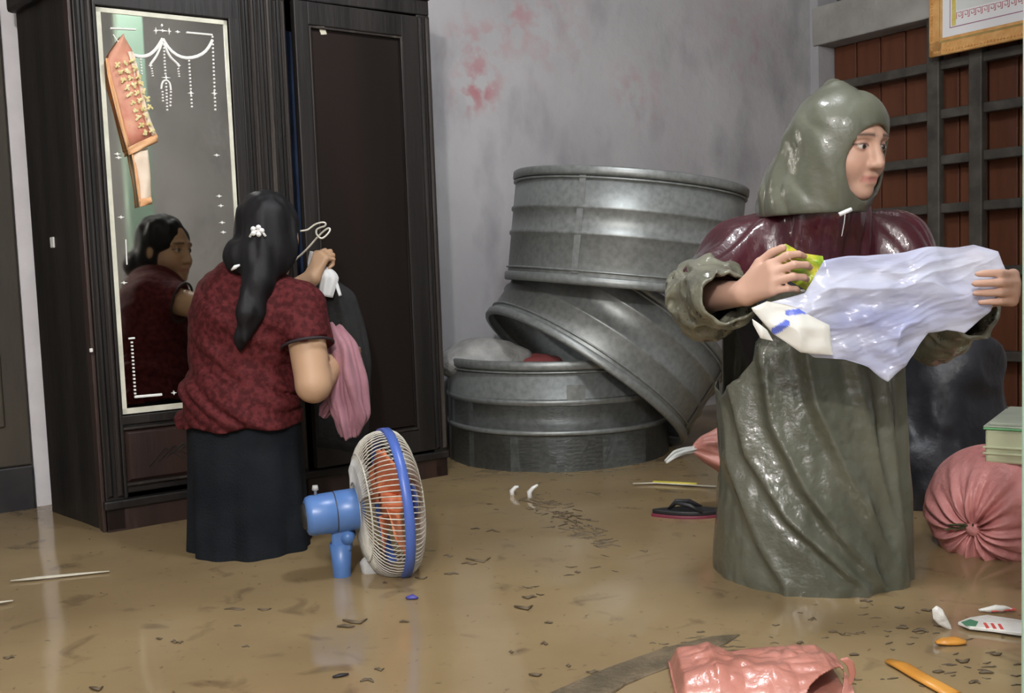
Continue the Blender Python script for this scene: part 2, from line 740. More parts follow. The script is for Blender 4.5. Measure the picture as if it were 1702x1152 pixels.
struct(rbox(MB(), -TH, UL + TH, -TH, VF + TH, ZF - .1, ZF).obj('floor', M_floor))
struct(rbox(MB(), -TH, UL + TH, -TH, VF + TH, ZC, ZC + .1).obj('ceiling', M_ceil))
mb = rbox(MB(), -TH, UL + TH, -TH, 0, ZF, ZC)
# the back wall keeps world coordinates so that its stains sit where they belong
wb = mk('wall_back', mb.v, mb.f, M_wall, None)
_loc = wb.location.copy()
for v_ in wb.data.vertices:
    v_.co += _loc
wb.location = (0, 0, 0)
struct(wb)
struct(rbox(MB(), UL, UL + TH, 0, VF, ZF, ZC).obj('wall_left', M_wall))
struct(rbox(MB(), 0, UL, VF, VF + TH, ZF, ZC).obj('wall_front', M_wall))
# right wall with the barred window opening and the opening above the lintel
V0 = RIGHT(1360, 80)[0]
ZT = RIGHT(1360, 76)[1]
ZT2 = RIGHT(1352, 14)[1]
ZS, V1 = -.02, 1.80
mb = MB()
rbox(mb, -TH, 0, 0, V0, ZF, ZC)
rbox(mb, -TH, 0, V0, V1, ZF, ZS)
rbox(mb, -TH, 0, V1, VF, ZF, ZC)
rbox(mb, -TH, 0, V0, V1, ZC - .2, ZC)
struct(mb.obj('wall_right', M_wall))
mb = rbox(MB(), -TH, .015, V0 - .03, V1 + .05, ZT, ZT2)
struct(mb.obj('trim_1', M_lint, bevel=.008))
M_grime = pm('transom_board', (.045, .04, .034), (.09, .08, .066), scale=9, rough=.7, bump=.2)
struct(rbox(MB(), -TH, -TH + .03, V0, V1, ZT2, ZC - .2).obj('trim_2', M_grime))

# window_1: closed boarded shutters behind a wooden grid
M_shut = pm('shutter_paint', (.10, .030, .012), (.16, .052, .020), scale=7, rough=.55, stretch=(1, 1, .15), bump=.15, bscale=30)
M_bar = pm('window_bar_wood', (.045, .04, .034), (.09, .08, .066), scale=9, rough=.6, bump=.2)
win = bpy.data.objects.new('window_1', None)
COL.objects.link(win)
win.location = room(0, (V0 + V1) / 2, ZS)
win['_base'] = tuple(win.location)
struct(win)
nP = 11
pw = (V1 - V0) / nP
pl = rbox(MB(), -.165, -.135, V0 + .004, V0 + pw - .004, ZS, ZT)
p0 = pl.obj('plank', M_shut, win, bevel=.004)
for i in range(1, nP):
    c = p0.copy()
    COL.objects.link(c)
    c.parent = win
    c.matrix_parent_inverse = p0.matrix_parent_inverse
    c.location = E2 * pw * i + E1 * (.004 * random.random())
rbox(MB(), -.19, -.168, V0, V1, ZS, ZT).obj('backing_board', M_grime, win)
barz = [RIGHT(1480, 122)[1], RIGHT(1660, 172)[1], RIGHT(1660, 253)[1], RIGHT(1660, 338)[1], RIGHT(1660, 449)[1], RIGHT(1660, 592)[1]]
for z in barz:
    rbox(MB(), -.085, -.03, V0, V1, z - .028, z + .022).obj('bar', M_bar, win, bevel=.006)
for px in (1548, 1618):
    v = RIGHT(px, 230)[0]
    rbox(MB(), -.06, -.012, v - .036, v + .036, ZS, ZT).obj('mullion', M_bar, win, bevel=.006)
rbox(MB(), -.06, -.012, V1 - .06, V1, ZS, ZT).obj('mullion', M_bar, win, bevel=.006)
rbox(MB(), -.13, .02, V0, V1, ZS - .04, ZS + .01).obj('window_sill', M_lint, win, bevel=.006)

# door_1 on the back wall, left of the wardrobe
M_door = pm('door_paint', (.036, .030, .021), (.062, .052, .037), scale=5, rough=.6, stretch=(1, 1, .25), bump=.1)
M_dkick = pm('door_kick', (.012, .011, .014), (.03, .028, .03), scale=7, rough=.5)
d_ = BACK(57, 840)
ud = -(d_ - K0).dot(E1)
dr = bpy.data.objects.new('door_1', None)
COL.objects.link(dr)
dr.location = room(ud + .45, 0, ZF)
dr['_base'] = tuple(dr.location)
struct(dr)
rbox(MB(), ud + .0, ud + .9, 0, .035, .155, 2.1).obj('door_panel', M_door, dr, bevel=.006)
rbox(MB(), ud, ud + .9, 0, .045, ZF, .155).obj('kick_board', M_dkick, dr, bevel=.006)
for a in (.08, .50):
    rbox(MB(), ud + a, ud + a + .32, .036, .048, .3, 1.9).obj('raised_panel', M_door, dr, bevel=.01)

# white painted casing between the door and the wardrobe
M_casing = pm('white_casing_paint', (.66, .64, .67), (.78, .76, .79), scale=6, rough=.6, bump=.1)
struct(rbox(MB(), ud - .16, ud - .004, 0, .022, ZF, 2.3).obj('trim_4', M_casing, bevel=.005))

# pale green post that stands at the right edge of the view (also seen in the mirror)
M_green = pm('green_gloss_paint', (.33, .48, .38), (.40, .56, .45), scale=3, rough=.35, bump=.05)
gp = P(1699, 700, 1.50)
gq = Matrix.Translation((gp.x + .052, 1.53, 0)) @ Matrix.Rotation(math.atan2(E1.y, E1.x), 4, 'Z')
mb = MB().box((-.07, -.04, ZF), (.07, .04, ZC), gq)


def to_px(q):
    d = Vector(q) - CAM
    return 851 + FPX * d.dot(_R) / d.dot(_F), 576 - FPX * d.dot(_U) / d.dot(_F)


def leftmost(vs, z):
    return min(to_px((v[0], v[1], z))[0] for v in vs)


for _ in range(4):
    e = 1696.5 - leftmost(mb.v, .45)
    mb.v = [(v[0] + e / FPX * 1.5, v[1], v[2]) for v in mb.v]
struct(mb.obj('trim_3', M_green, bevel=.004))

# flood water
M_mud = pm('muddy_water', (.225, .160, .083), (.31, .228, .12), scale=1.5, rough=.11, bump=.06, bscale=7, spec=.5, lo=.3, hi=.7, detail=7, bdist=.02)


def mud_dirt():
    nt = M_mud.node_tree
    N, L = nt.nodes, nt.links
    b = N['Principled BSDF']
    src = b.inputs['Base Color'].links[0].from_socket
    tc = [n for n in N if n.type == 'TEX_COORD'][0]
    for (sc, lo, hi, amt, col) in ((9, .60, .72, .55, (.10, .068, .04)), (38, .66, .74, .6, (.06, .042, .025))):
        n = N.new('ShaderNodeTexNoise')
        n.inputs['Scale'].default_value = sc
        n.inputs['Detail'].default_value = 6
        n.inputs['Distortion'].default_value = .6
        L.new(tc.outputs['Object'], n.inputs['Vector'])
        r = N.new('ShaderNodeMapRange')
        r.inputs['From Min'].default_value = lo
        r.inputs['From Max'].default_value = hi
        r.inputs['To Max'].default_value = amt
        L.new(n.outputs['Fac'], r.inputs['Value'])
        x = N.new('ShaderNodeMix')
        x.data_type = 'RGBA'
        L.new(r.outputs[0], x.inputs[0])
        L.new(src, x.inputs[6])
        x.inputs[7].default_value = (*col, 1)
        src = x.outputs[2]
    L.new(src, b.inputs['Base Color'])


mud_dirt()
rows = []
n = 110
for i in range(n + 1):
    r = []
    for k in range(n + 1):
        q = room(UL * i / n, VF * k / n, 0)
        r.append(q)
    rows.append(r)
A_ = np.array([[tuple(q) for q in r] for r in rows])
A_[:, :, 2] += .0022 * vnoise(A_[:, :, 0] * 5, A_[:, :, 1] * 5, A_[:, :, 2]) + .001 * vnoise(A_[:, :, 0] * 13, A_[:, :, 1] * 13, A_[:, :, 2])
mb = MB().grid([[tuple(q) for q in r] for r in A_])
mb.f = [f[::-1] for f in mb.f]
wt = mb.obj('flood_water', M_mud, smooth=True)
tag(wt, 'muddy brown flood water covering the whole floor', 'water', kind='stuff')

# ================================================================== WARDROBE
M_wood = pm('dark_wood', (.0085, .0075, .007), (.019, .0155, .014), scale=10, rough=.45, spec=.35, stretch=(1, 1, .08), bump=.15, bscale=40, coat=.08, coatr=.3, rough2=.6)
M_woodr = pm('red_brown_wood', (.022, .011, .009), (.040, .019, .014), scale=8, rough=.45, stretch=(1, 1, .1), bump=.1, bscale=30, coat=.15, coatr=.3)
M_worn = pm('worn_wood', (.018, .013, .011), (.085, .07, .055), scale=16, rough=.5, stretch=(1, 1, .05), lo=.5, hi=.72, bump=.15)
M_mirror = pm('mirror_glass', (.66, .645, .585), (.58, .57, .52), scale=2.5, rough=.02, metal=1, rough2=.07)
M_frost = pm('frosted_edge', (.55, .55, .46), (.72, .72, .60), scale=14, rough=.25)
M_etch = pm('white_etching', (.85, .86, .84), rough=.5)
WD, DP, ZTOP = (CABB - CABA).length, .46, 1.80
CM = Matrix((E1, -E2, Vector((0, 0, 1)))).transposed().to_4x4()
CM.translation = Vector((CABA.x, CABA.y, 0))


def cab(px, py, off=0.0):
    """pixel on the wardrobe's front plane (shifted out by off) -> local x, z"""
    q = onplane(px, py, CABA + E2 * off, E2)
    return (q - CABA).dot(E1), q.z


def cl(x, y, z):
    return CM @ Vector((x, y, z))


wr = thing('wardrobe', 'tall dark wooden wardrobe with a mirrored door, standing in flood water', 'wardrobe', cl(WD / 2, DP / 2, ZF))


def cbx(name, m, lo, hi, parent=None, bevel=.004, ch=None):
    mb_ = MB()
    if ch:
        mb_.cbox(lo, hi, ch, CM)
    else:
        mb_.box(lo, hi, CM)
    return mb_.obj(name, m, parent or wr, bevel=bevel)


mb = MB()
mb.prism([cl(0, .03, ZF), cl(.022, .03, ZF), cl(.022, DP, ZF), cl(-.085, DP, ZF)], (0, 0, ZTOP - ZF))
mb.obj('side_panel', M_wood, wr, bevel=.004)
cbx('side_panel', M_wood, (WD - .022, .03, ZF), (WD, DP, ZTOP))
cbx('back_panel', M_wood, (.02, DP - .015, ZF), (WD - .02, DP, ZTOP))
cbx('top_board', M_wood, (-.02, -.01, ZTOP), (WD + .004, DP, ZTOP + .03))
cbx('cornice', M_wood, (-.035, -.03, ZTOP + .03), (WD + .004, DP, ZTOP + .10), bevel=.012)
# side mouldings at the top of the left flank
MB().prism([cl(-.03, .0, 1.71), cl(.0, .0, 1.71), cl(.0, DP, 1.71), cl(-.115, DP, 1.71)], (0, 0, ZTOP - 1.71)).obj('cornice_moulding', M_wood, wr, bevel=.012)
cbx('bottom_rail', M_woodr, (0, 0, ZF), (WD, .03, .075))
cbx('plinth_moulding', M_wood, (-.008, -.012, .070), (WD + .004, .02, .10), bevel=.006)
cbx('top_rail', M_wood, (0, 0, 1.745), (WD, .03, ZTOP))
cbx('flank_stile', M_woodr, (-.012, .012, ZF), (.0, .075, 1.72), bevel=.003)
# corner posts with fluted mouldings
XP = [(0.0, .058), (.525, .690), (WD - .055, WD)]
for (x0, x1) in XP:
    post = cbx('post', M_wood, (x0, 0, -.0), (x1, .035, 1.745))
    nfl = max(2, int((x1 - x0) / .026))
    for i in range(nfl):
        xa = x0 + (x1 - x0) * (i + .18) / nfl
        xb = x0 + (x1 - x0) * (i + .82) / nfl
        cbx('fluting', M_worn if i % 2 else M_wood, (xa, -.014 if i % 2 else -.009, .11), (xb, .002, 1.735), post, bevel=0, ch=.006)
# left door with the mirror
mx0, mz1 = cab(157, 15)
mx1 = cab(386, 200)[0]
mz0 = .372
mz1 = 1.648
ld = cbx('mirror_door', M_wood, (.060, .004, .115), (.523, .034, mz0 - .02))
cbx('stile', M_wood, (.056, -.006, .10), (.068, .03, 1.74), ld)
cbx('stile', M_wood, (mx1 + .004, -.006, .10), (.526, .03, 1.74), ld)
cbx('rail', M_wood, (.060, -.006, mz1 + .004), (.523, .03, 1.74), ld)
cbx('rail', M_wood, (.060, -.006, mz0 - .035), (.523, .03, mz0 - .004), ld)
cbx('mirror', M_mirror, (mx0 + .012, .002, mz0 + .012), (mx1 - .01, .008, mz1 - .012), ld, bevel=0)
mb = MB()
for (a, b, c, d) in ((mx0, mx0 + .017, mz0, mz1), (mx1 - .011, mx1, mz0, mz1), (mx0, mx1, mz1 - .014, mz1), (mx0, mx1, mz0, mz0 + .018)):
    mb.box((a, -.002, c), (b, .009, d), CM)
e_ = mb.obj('mirror_edge', M_frost, ld)
e_['label'] = 'pale frosted bevelled edge of the mirror'
# lower carved panel of the mirror door
cbx('carved_panel', M_woodr, (.068, -.008, .150), (.515, .004, .320), ld, bevel=0, ch=.012)
mb = MB()
for i in range(4):
    x = .135 + i * .03
    mb.tube([cl(x, -.010, .195 + .012 * i), cl(x + .055, -.010, .250 + .004 * i)], .0028, 6)
    mb.tube([cl(.43 - i * .03, -.010, .195 + .012 * i), cl(.375 - i * .03, -.010, .250 + .004 * i)], .0028, 6)
    mb.tube([cl(x + .055, -.010, .250 + .004 * i), cl(x + .115, -.010, .205)], .0022, 6)
mb.obj('carving', M_worn, ld)
cbx('bead_moulding', M_worn, (.066, -.010, .140), (.517, .0, .149), ld, bevel=.002)
cbx('bead_moulding', M_worn, (.066, -.010, .321), (.517, .0, .329), ld, bevel=.002)
# etched ornament on the mirror
mb = MB()


def et(pts, r=.0028):
    mb.tube([cl(cab(*q)[0], -.0008, cab(*q)[1]) for q in pts], r, 5)


def dots(a, b, n, r=.0032):
    for i in range(n):
        t = (i + .3) / n
        q = (a[0] + (b[0] - a[0]) * t, a[1] + (b[1] - a[1]) * t)
        q2 = (a[0] + (b[0] - a[0]) * (t + .45 / n), a[1] + (b[1] - a[1]) * (t + .45 / n))
        et([q, q2], r)


def dia(x, y, a=5, b=4):
    X, Z = cab(x, y)
    pts = [cl(X + dx * .0019, -.0012, Z + dz * .0019) for dx, dz in ((-a, 0), (-1, -1), (0, -b), (1, -1), (a, 0), (1, 1), (0, b), (-1, 1))]
    mb.prism(pts, -E2 * -.0014)


def curve(pts, n=14):
    P_ = np.array(pts, float)
    T = np.linspace(0, len(pts) - 1, n)
    c = np.stack([np.interp(T, range(len(pts)), P_[:, i]) for i in (0, 1)], 1)
    for _ in range(3):
        c[1:-1] = (c[:-2] + 2 * c[1:-1] + c[2:]) / 4
    return [tuple(q) for q in c]


et([(184, 47), (226, 49)])
et([(310, 54), (353, 58)], .0032)
dia(270, 51, 12, 3)
dia(259, 51, 4, 6)
dia(281, 52, 4, 6)
dia(269, 42, 2, 3)
dia(295, 53, 5, 3)
for off in (0, 1.4):
    et(curve([(270, 64 + off), (261, 80 + off), (248, 92 + off), (234, 94 + off), (222, 91 + off)]), .0042)
    et(curve([(271, 64 + off), (279, 80 + off), (296, 95 + off), (314, 98 + off), (336, 92 + off), (347, 80 + off), (353, 66 + off)]), .0040)
et(curve([(270, 70), (261, 92), (250, 107)]), .0036)
et(curve([(272, 72), (282, 94), (297, 108)]), .0036)
dia(250, 109, 4, 4)
dia(297, 109, 4, 4)
dots((252, 112), (254, 128), 4)
dots((296, 112), (298, 129), 4)
dots((272, 72), (275, 125), 10)
dia(276, 129, 8, 6)
et(curve([(268, 148), (269, 136), (276, 132), (283, 137), (284, 150)]), .003)
dots((276, 136), (278, 185), 9)
dots((270, 150), (271, 170), 4)
dots((284, 150), (283, 178), 5)
dots((314, 98), (319, 180), 14)
dia(317, 155, 6, 6)
dots((353, 58), (358, 185), 20)
dia(356, 155, 6, 6)
dots((233, 96), (236, 125), 6)
for q in ((195, 256), (197, 262), (201, 361), (360, 258), (364, 326), (367, 342), (369, 370), (371, 386), (206, 470)):
    dia(q[0], q[1], 6, 3)
et([(209, 398), (211, 440)], .0018)
dots((219, 566), (225, 657), 15, .0036)
et([(214, 563), (224, 562)], .003)
et([(224, 660), (269, 656)], .0042)
dia(289, 653, 5, 4)
dia(307, 650, 4, 8)
mb.obj('etching', M_etch, ld)['kind'] = 'stuff'
# right door, standing a little ajar
RD0 = .705
DW = WD - .055 - RD0
hinge = cl(WD - .055, -.002, 0)
DM = Matrix.Translation(hinge) @ Matrix.Rotation(math.atan2(E1.y, E1.x) + math.radians(3.0), 4, 'Z')


def dbx(name, m, lo, hi, parent, bevel=.004, ch=None):
    mb_ = MB()
    (mb_.cbox(lo, hi, ch, DM) if ch else mb_.box(lo, hi, DM))
    return mb_.obj(name, m, parent, bevel=bevel)


rd = dbx('panel_door', M_wood, (-DW, 0, .11), (0, .022, 1.735), wr)
dbx('stile', M_wood, (-DW, -.010, .11), (-DW + .055, .004, 1.735), rd)
dbx('stile', M_wood, (-.075, -.010, .11), (0, .004, 1.735), rd)
dbx('rail', M_wood, (-DW + .05, -.010, 1.655), (-.07, .004, 1.735), rd)
dbx('rail', M_wood, (-DW + .05, -.010, .11), (-.07, .004, .195), rd)
M_panel = pm('door_panel_wood', (.008, .0055, .0045), (.015, .009, .007), scale=4, rough=.6, spec=.18, stretch=(1, 1, .1))
dbx('centre_panel', M_panel, (-DW + .06, -.006, .205), (-.08, .004, 1.645), rd, bevel=0, ch=.01)
dbx('bead_moulding', M_worn, (-DW + .052, -.014, .2), (-DW + .060, -.006, 1.65), rd, bevel=.002)
dbx('bead_moulding', M_worn, (-.082, -.014, .2), (-.074, -.006, 1.65), rd, bevel=.002)
dbx('bead_moulding', M_worn, (-DW + .052, -.014, 1.645), (-.074, -.006, 1.653), rd, bevel=.002)
dbx('bead_moulding', M_worn, (-DW + .052, -.014, .197), (-.074, -.006, .205), rd, bevel=.002)
M_pl = pm('yellowed_plastic', (.45, .43, .33), (.6, .58, .46), rough=.5)
sx, sz = cab(524, 44)
mb = MB()
pts = [(-.028, .022), (.02, .026), (.032, .008), (.022, -.004), (.03, -.03), (.006, -.034), (.002, -.012), (-.016, .0)]
mb.prism([cl(sx + a, -.022 - .004, sz + b) for a, b in pts], -E2 * -.003)
o = mb.obj('torn_sticker', M_pl, wr, bevel=.001)
o['label'] = 'torn yellowed sticker'
M_wt = pm('white_plastic', (.7, .7, .68), rough=.4)
# keyhole plates on the flank and the post
sd = (cl(-.085, DP, 0) - cl(0, .03, 0)).normalized()
sn = Vector((-sd.y, sd.x, 0))
q = onplane(88, 403, cl(0, .03, 0), sn)
SM = Matrix((sd, sn, Vector((0, 0, 1)))).transposed().to_4x4()
SM.translation = q
MB().box((-.014, -.005, -.018), (.014, .005, .018), SM).obj('sticker', M_wt, wr, bevel=.003)
x, z = cab(150, 582)
o = MB().box((x - .005, -.016, z - .006), (x + .005, -.008, z + .006), CM).obj('screw_cap', M_wt, wr, bevel=.002)
# clothes glimpsed through the gap of the ajar door
M_blue = pm('blue_cloth', (.01, .02, .06), (.02, .05, .12), rough=.8)
dk = thing('hanging_shirt', 'dark blue shirt glimpsed through the gap of the ajar wardrobe door', 'shirt', cl(.72, .2, .5))
drape('shirt_cloth', [cl(.74, .16, 1.66), cl(.74, .16, 1.2), cl(.74, .16, .6)], [.05, .07, .07], [.05, .08, .09], M_blue, dk, folds=4, right=tuple(E1))

# red and gold paper hanging on the mirror
M_red = pm('faded_red_paper', (.55, .20, .14), (.66, .34, .22), scale=18, rough=.55)
M_gold = pm('gold_print', (.70, .60, .25), (.80, .72, .42), scale=40, rough=.4)
M_org = pm('orange_paper', (.70, .36, .16), (.75, .45, .24), scale=20, rough=.6)
M_cream = pm('cream_paper', (.72, .58, .44), (.80, .68, .55), scale=14, rough=.6)
pb = thing('paper_banner', 'red and gold paper decoration hanging on the wardrobe mirror', 'banner', cl(*[cab(219, 260)[0], -.02, cab(219, 260)[1]]))


def sheet(name, edgeL, edgeR, mat, parent, off, bulge, n=10, m=8, wav=.004, th=.0015):
    """sheet between two pixel polylines on the wardrobe front, hanging off it by off with a bulge"""
    def samp(e, t):
        e = np.array(e, float)
        x = np.linspace(0, 1, len(e))
        return np.interp(t, x, e[:, 0]), np.interp(t, x, e[:, 1])
    rows = []
    for i in range(n + 1):
        t = i / n
        a, b = samp(edgeL, t), samp(edgeR, t)
        r = []
        for k in range(m + 1):
            s = k / m
            X, Z = cab(a[0] + (b[0] - a[0]) * s, a[1] + (b[1] - a[1]) * s, off)
            y = -off - bulge * math.sin(math.pi * s) - wav * math.sin(7 * t + 5 * s)
            r.append(cl(X, y, Z))
        rows.append(r)
    return MB().grid(rows).obj(name, mat, parent, smooth=True, solid=th)


sheet('banner_sheet', [(203, 58), (176, 97), (180, 125), (197, 190), (213, 246)], [(205, 58), (222, 88), (232, 130), (246, 190), (260, 228)], M_red, pb, .014, .012)
sheet('banner_border', [(175, 97), (178, 125), (195, 190), (211, 250)], [(180, 97), (184, 125), (202, 190), (218, 248)], M_org, pb, .022, .001)
sheet('banner_border', [(212, 86), (224, 130), (238, 190), (252, 226)], [(223, 86), (233, 130), (247, 190), (262, 226)], M_cream, pb, .022, .001)
sheet('banner_hem', [(211, 246), (214, 258)], [(261, 222), (263, 236)], M_org, pb, .024, .008, n=3, wav=.006)
sheet('banner_tail', [(218, 254), (226, 300), (232, 343)], [(246, 246), (250, 295), (253, 338)], M_cream, pb, .016, .008, n=6)
sheet('tail_border', [(218, 254), (226, 300), (232, 343)], [(223, 254), (230, 300), (236, 342)], M_org, pb, .024, .001, n=6)
sheet('tail_border', [(230, 332), (232, 344)], [(252, 327), (253, 339)], M_org, pb, .026, .004, n=2)
mb = MB()
for i in range(10):
    for j in range(3):
        cx, cy = 197 + i * 5.0 + j * 12 - 2, 108 + i * 12.5 - j * 3
        if cx > 252 or cy > 226:
            continue
        for s in range(4):
            a0, a1 = random.uniform(-5, 5), random.uniform(-5, 5)
            b0, b1 = random.uniform(-5, 5), random.uniform(-5, 5)
            mb.tube([cl(cab(cx + a0, cy + a1, .03)[0], -.031, cab(cx + a0, cy + a1, .03)[1]), cl(cab(cx, cy, .03)[0], -.033, cab(cx, cy, .03)[1]),
                     cl(cab(cx + b0, cy + b1, .03)[0], -.031, cab(cx + b0, cy + b1, .03)[1])], .0034, 5)
mb.obj('gold_lettering', M_gold, pb)['kind'] = 'stuff'
mb = MB()
mb.tube([cl(cab(188, 58)[0], -.004, cab(188, 58)[1]), cl(cab(194, 72)[0], -.02, cab(194, 72)[1]), cl(cab(203, 60)[0], -.02, cab(203, 60)[1])], .002, 5)
mb.obj('hanging_cord', M_etch, pb)

# ================================================================== GALVANISED DRUM RINGS
M_galv = pm('galvanised_steel', (.19, .203, .198), (.27, .285, .278), scale=50, rough=.36, metal=.45, bump=.08, bscale=40, lo=.3, hi=.7, rough2=.48, bdist=.004)


def drum(name, label, R, H, Mx, mat, ribs, seams, base, open_bottom=True, patch=None):
    """sheet-steel ring: wall with ridges, rolled rims top and bottom, riveted seam"""
    t = thing(name, label, 'drum', base, 'galvanised grain drum rings stacked by the wall')
    prof = [(R, 0)]
    for z in ribs:
        prof += [(R, z - .012), (R + .007, z - .005), (R + .007, z + .005), (R, z + .012)]
    prof += [(R, H)]
    inner = [(r - .006, z) for r, z in prof][::-1]
    MB().lathe(prof + inner + [prof[0]], 96, Mx).obj('wall', mat, t, smooth=True)
    for (nm, z) in (('top_rim', H), ('bottom_rim', 0)):
        rr, hh = (.012, .014)
        pr = [(R - .008, z - hh * 1.4), (R + rr * .6, z - hh * 1.5), (R + rr, z - hh), (R + rr, z + hh * .6), (R + rr * .5, z + hh), (R - .008, z + hh), (R - .012, z), (R - .008, z - hh * 1.4)]
        MB().lathe(pr, 96, Mx).obj(nm, mat, t, smooth=True)
        pr = [(R, z - .034 if z else .027), (R + .008, z - .032 if z else .029), (R + .008, z - .027 if z else .034), (R, z - .025 if z else .036)]
        MB().lathe(pr, 96, Mx).obj('bead', mat, t, smooth=True)
    for a in seams:
        mb = MB()
        d = math.radians(1.6)
        mb.lathe([(R + .002, .02), (R + .005, .022), (R + .005, H - .022), (R + .002, H - .02)], 2, Mx, a - d, a + d)
        mb.obj('seam', mat, t)
    if patch:
        a, z0, z1, wa = patch
        MB().lathe([(R + .001, z0), (R + .004, z0 + .003), (R + .004, z1 - .003), (R + .001, z1)], 4, Mx, a - wa, a + wa).obj('soldered_patch', mat, t)
    return t


def tilt(c, ax, spin=0):
    """matrix that puts local z along ax at c"""
    z = Vector(ax).normalized()
    x = Vector((0, -1, 0))
    x = (x - z * x.dot(z)).normalized()
    y = z.cross(x)
    m = Matrix((x, y, z)).transposed().to_4x4()
    m.translation = c
    return m


n1 = onwater(928, 785)
RD = .470
C1 = n1 + Vector((n1.x, n1.y, 0)).normalized() * RD
HT1 = .415
Mx = tilt(Vector((C1.x, C1.y, ZF)), (0.012, 0, 1))
H = HT1 - ZF
drum('steel_drum', 'bottom drum ring, upright in the water with sacks inside', RD, H, Mx, M_galv,
     [H - .145, H - .265, .1, .25], [math.radians(-75)], (C1.x, C1.y, ZF), patch=(math.radians(6), H - .16, H - .075, .075))
# leaning ring
Y2 = 4.30
A2, B2 = P(815, 517, Y2), P(1128, 733, Y2)
c2 = (A2 + B2) / 2
d2 = (B2 - A2).normalized()
R2 = (B2 - A2).length / 2 * 1.0
ax2 = Vector((-d2.z, 0, d2.x))
ax2 = (ax2 + Vector((0, .22, 0))).normalized()
drum('steel_drum', 'middle drum ring, tipped over between the upper and lower rings', R2, .33, tilt(c2, ax2), M_galv, [.125, .235], [math.radians(60)], (c2.x, c2.y, c2.z - .26))
# top ring
Y3 = 4.20
cT = P(1047, 310, Y3)
cB = P(1032, 478, Y3)
R3 = 188 / FPX * Y3
ax3 = Vector((.125, .02, 1)).normalized()
H3 = (cT - cB).length * .98
c3 = cT - ax3 * H3 + Vector((0, 0, .005))
drum('steel_drum', 'top drum ring, level with a bright rim, resting on the tipped ring', R3, H3, tilt(c3, ax3), M_galv, [H3 * .42, H3 * .66], [math.radians(-28)], (c3.x, c3.y, c3.z - .06))
# sacks inside the bottom ring
M_sack = pm('grey_sackcloth', (.22, .22, .21), (.36, .36, .35), scale=12, rough=.8, bump=.3, bscale=60)
M_rcl = pm('red_cloth', (.30, .07, .07), (.38, .10, .10), scale=10, rough=.8)


def blob(name, c, r, mat, noise=.02, nf=7, seed=0, B=None, sq=1.0, h=.012, parent=None):
    c = Vector(c)
    m = max(r) + .05
    S = SDF(V3(c) - m, V3(c) + m, h)
    S.ell(c, r, B)
    S.displace(lambda x, y, z: noise * (vnoise(x * nf + seed, y * nf, z * nf) + .5 * np.abs(vnoise(x * nf * 2.2, y * nf * 2.2 + seed, z * nf * 2.2))))
    vs, F = S.mesh(2)
    return mk(name, vs, F, mat, parent, smooth=True)


c = P(805, 598, 4.27)
tag(blob('grain_sack', (c.x, c.y, .40), (.20, .15, .105), M_sack, .02, 9), 'grey sack lying inside the bottom drum ring', 'sack')
c = P(878, 606, 4.25)
tag(blob('red_rag', (c.x + .03, c.y, .385), (.11, .08, .045), M_rcl, .02, 14), 'crumpled red rag beside the grey sack in the drum', 'rag')

# ================================================================== FAN
M_fblue = pm('fan_blue_plastic', (.075, .17, .42), (.10, .21, .48), scale=5, rough=.32, bump=.03)
M_fband = pm('fan_rim_blue', (.06, .12, .42), (.08, .15, .5), scale=5, rough=.35)
M_forg = pm('orange_blade', (.75, .22, .10), (.8, .27, .13), scale=5, rough=.4)
M_wire = pm('cream_wire', (.62, .60, .52), (.48, .46, .40), scale=30, rough=.5)
M_dust = pm('dusty_grey', (.35, .35, .34), (.5, .5, .48), scale=25, rough=.8)
M_dark = pm('dark_plastic', (.02, .02, .022), (.035, .035, .035), rough=.5)
fc = P(652, 836, 2.70)
fax = Vector((math.cos(math.radians(19)), math.sin(math.radians(19)), .045)).normalized()
fz = fax
fx = Vector((0, 0, 1))
fx = (fx - fz * fx.dot(fz)).normalized()
fy = fz.cross(fx)
FM = Matrix((fx, fy, fz)).transposed().to_4x4()
FM.translation = fc
fan = thing('pedestal_fan', 'blue pedestal fan with orange blades and cream wire cage, half sunk in water', 'fan', (fc.x - .1, fc.y, ZF))
RR = .196


def dome(depth, sgn, n, ri, name):
    mb = MB()
    for i in range(n):
        a = 2 * math.pi * i / n
        pts = []
        for t in np.linspace(0, 1, 9):
            ang = t * math.pi / 2
            r = ri + (RR - ri) * math.sin(ang) ** .8
            z = sgn * depth * math.cos(ang) ** .75
            tw = a + sgn * .10 * (1 - t)
            pts.append(FM @ Vector((r * math.cos(tw), r * math.sin(tw), z)))
        mb.tube(pts, .0017, 4)
    for (r, t) in ((ri, 0), (ri + (RR - ri) * .62, None)):
        z = sgn * depth * (1 if t == 0 else math.cos(math.asin(.62 ** 1.25)) ** .75)
        mb.tube([FM @ Vector((r * math.cos(x), r * math.sin(x), z)) for x in np.linspace(0, 2 * math.pi, 40, endpoint=False)], .0026, 5, closed=True)
    o = mb.obj(name, M_wire, fan, smooth=True)
    o['kind'] = 'stuff'
    return o


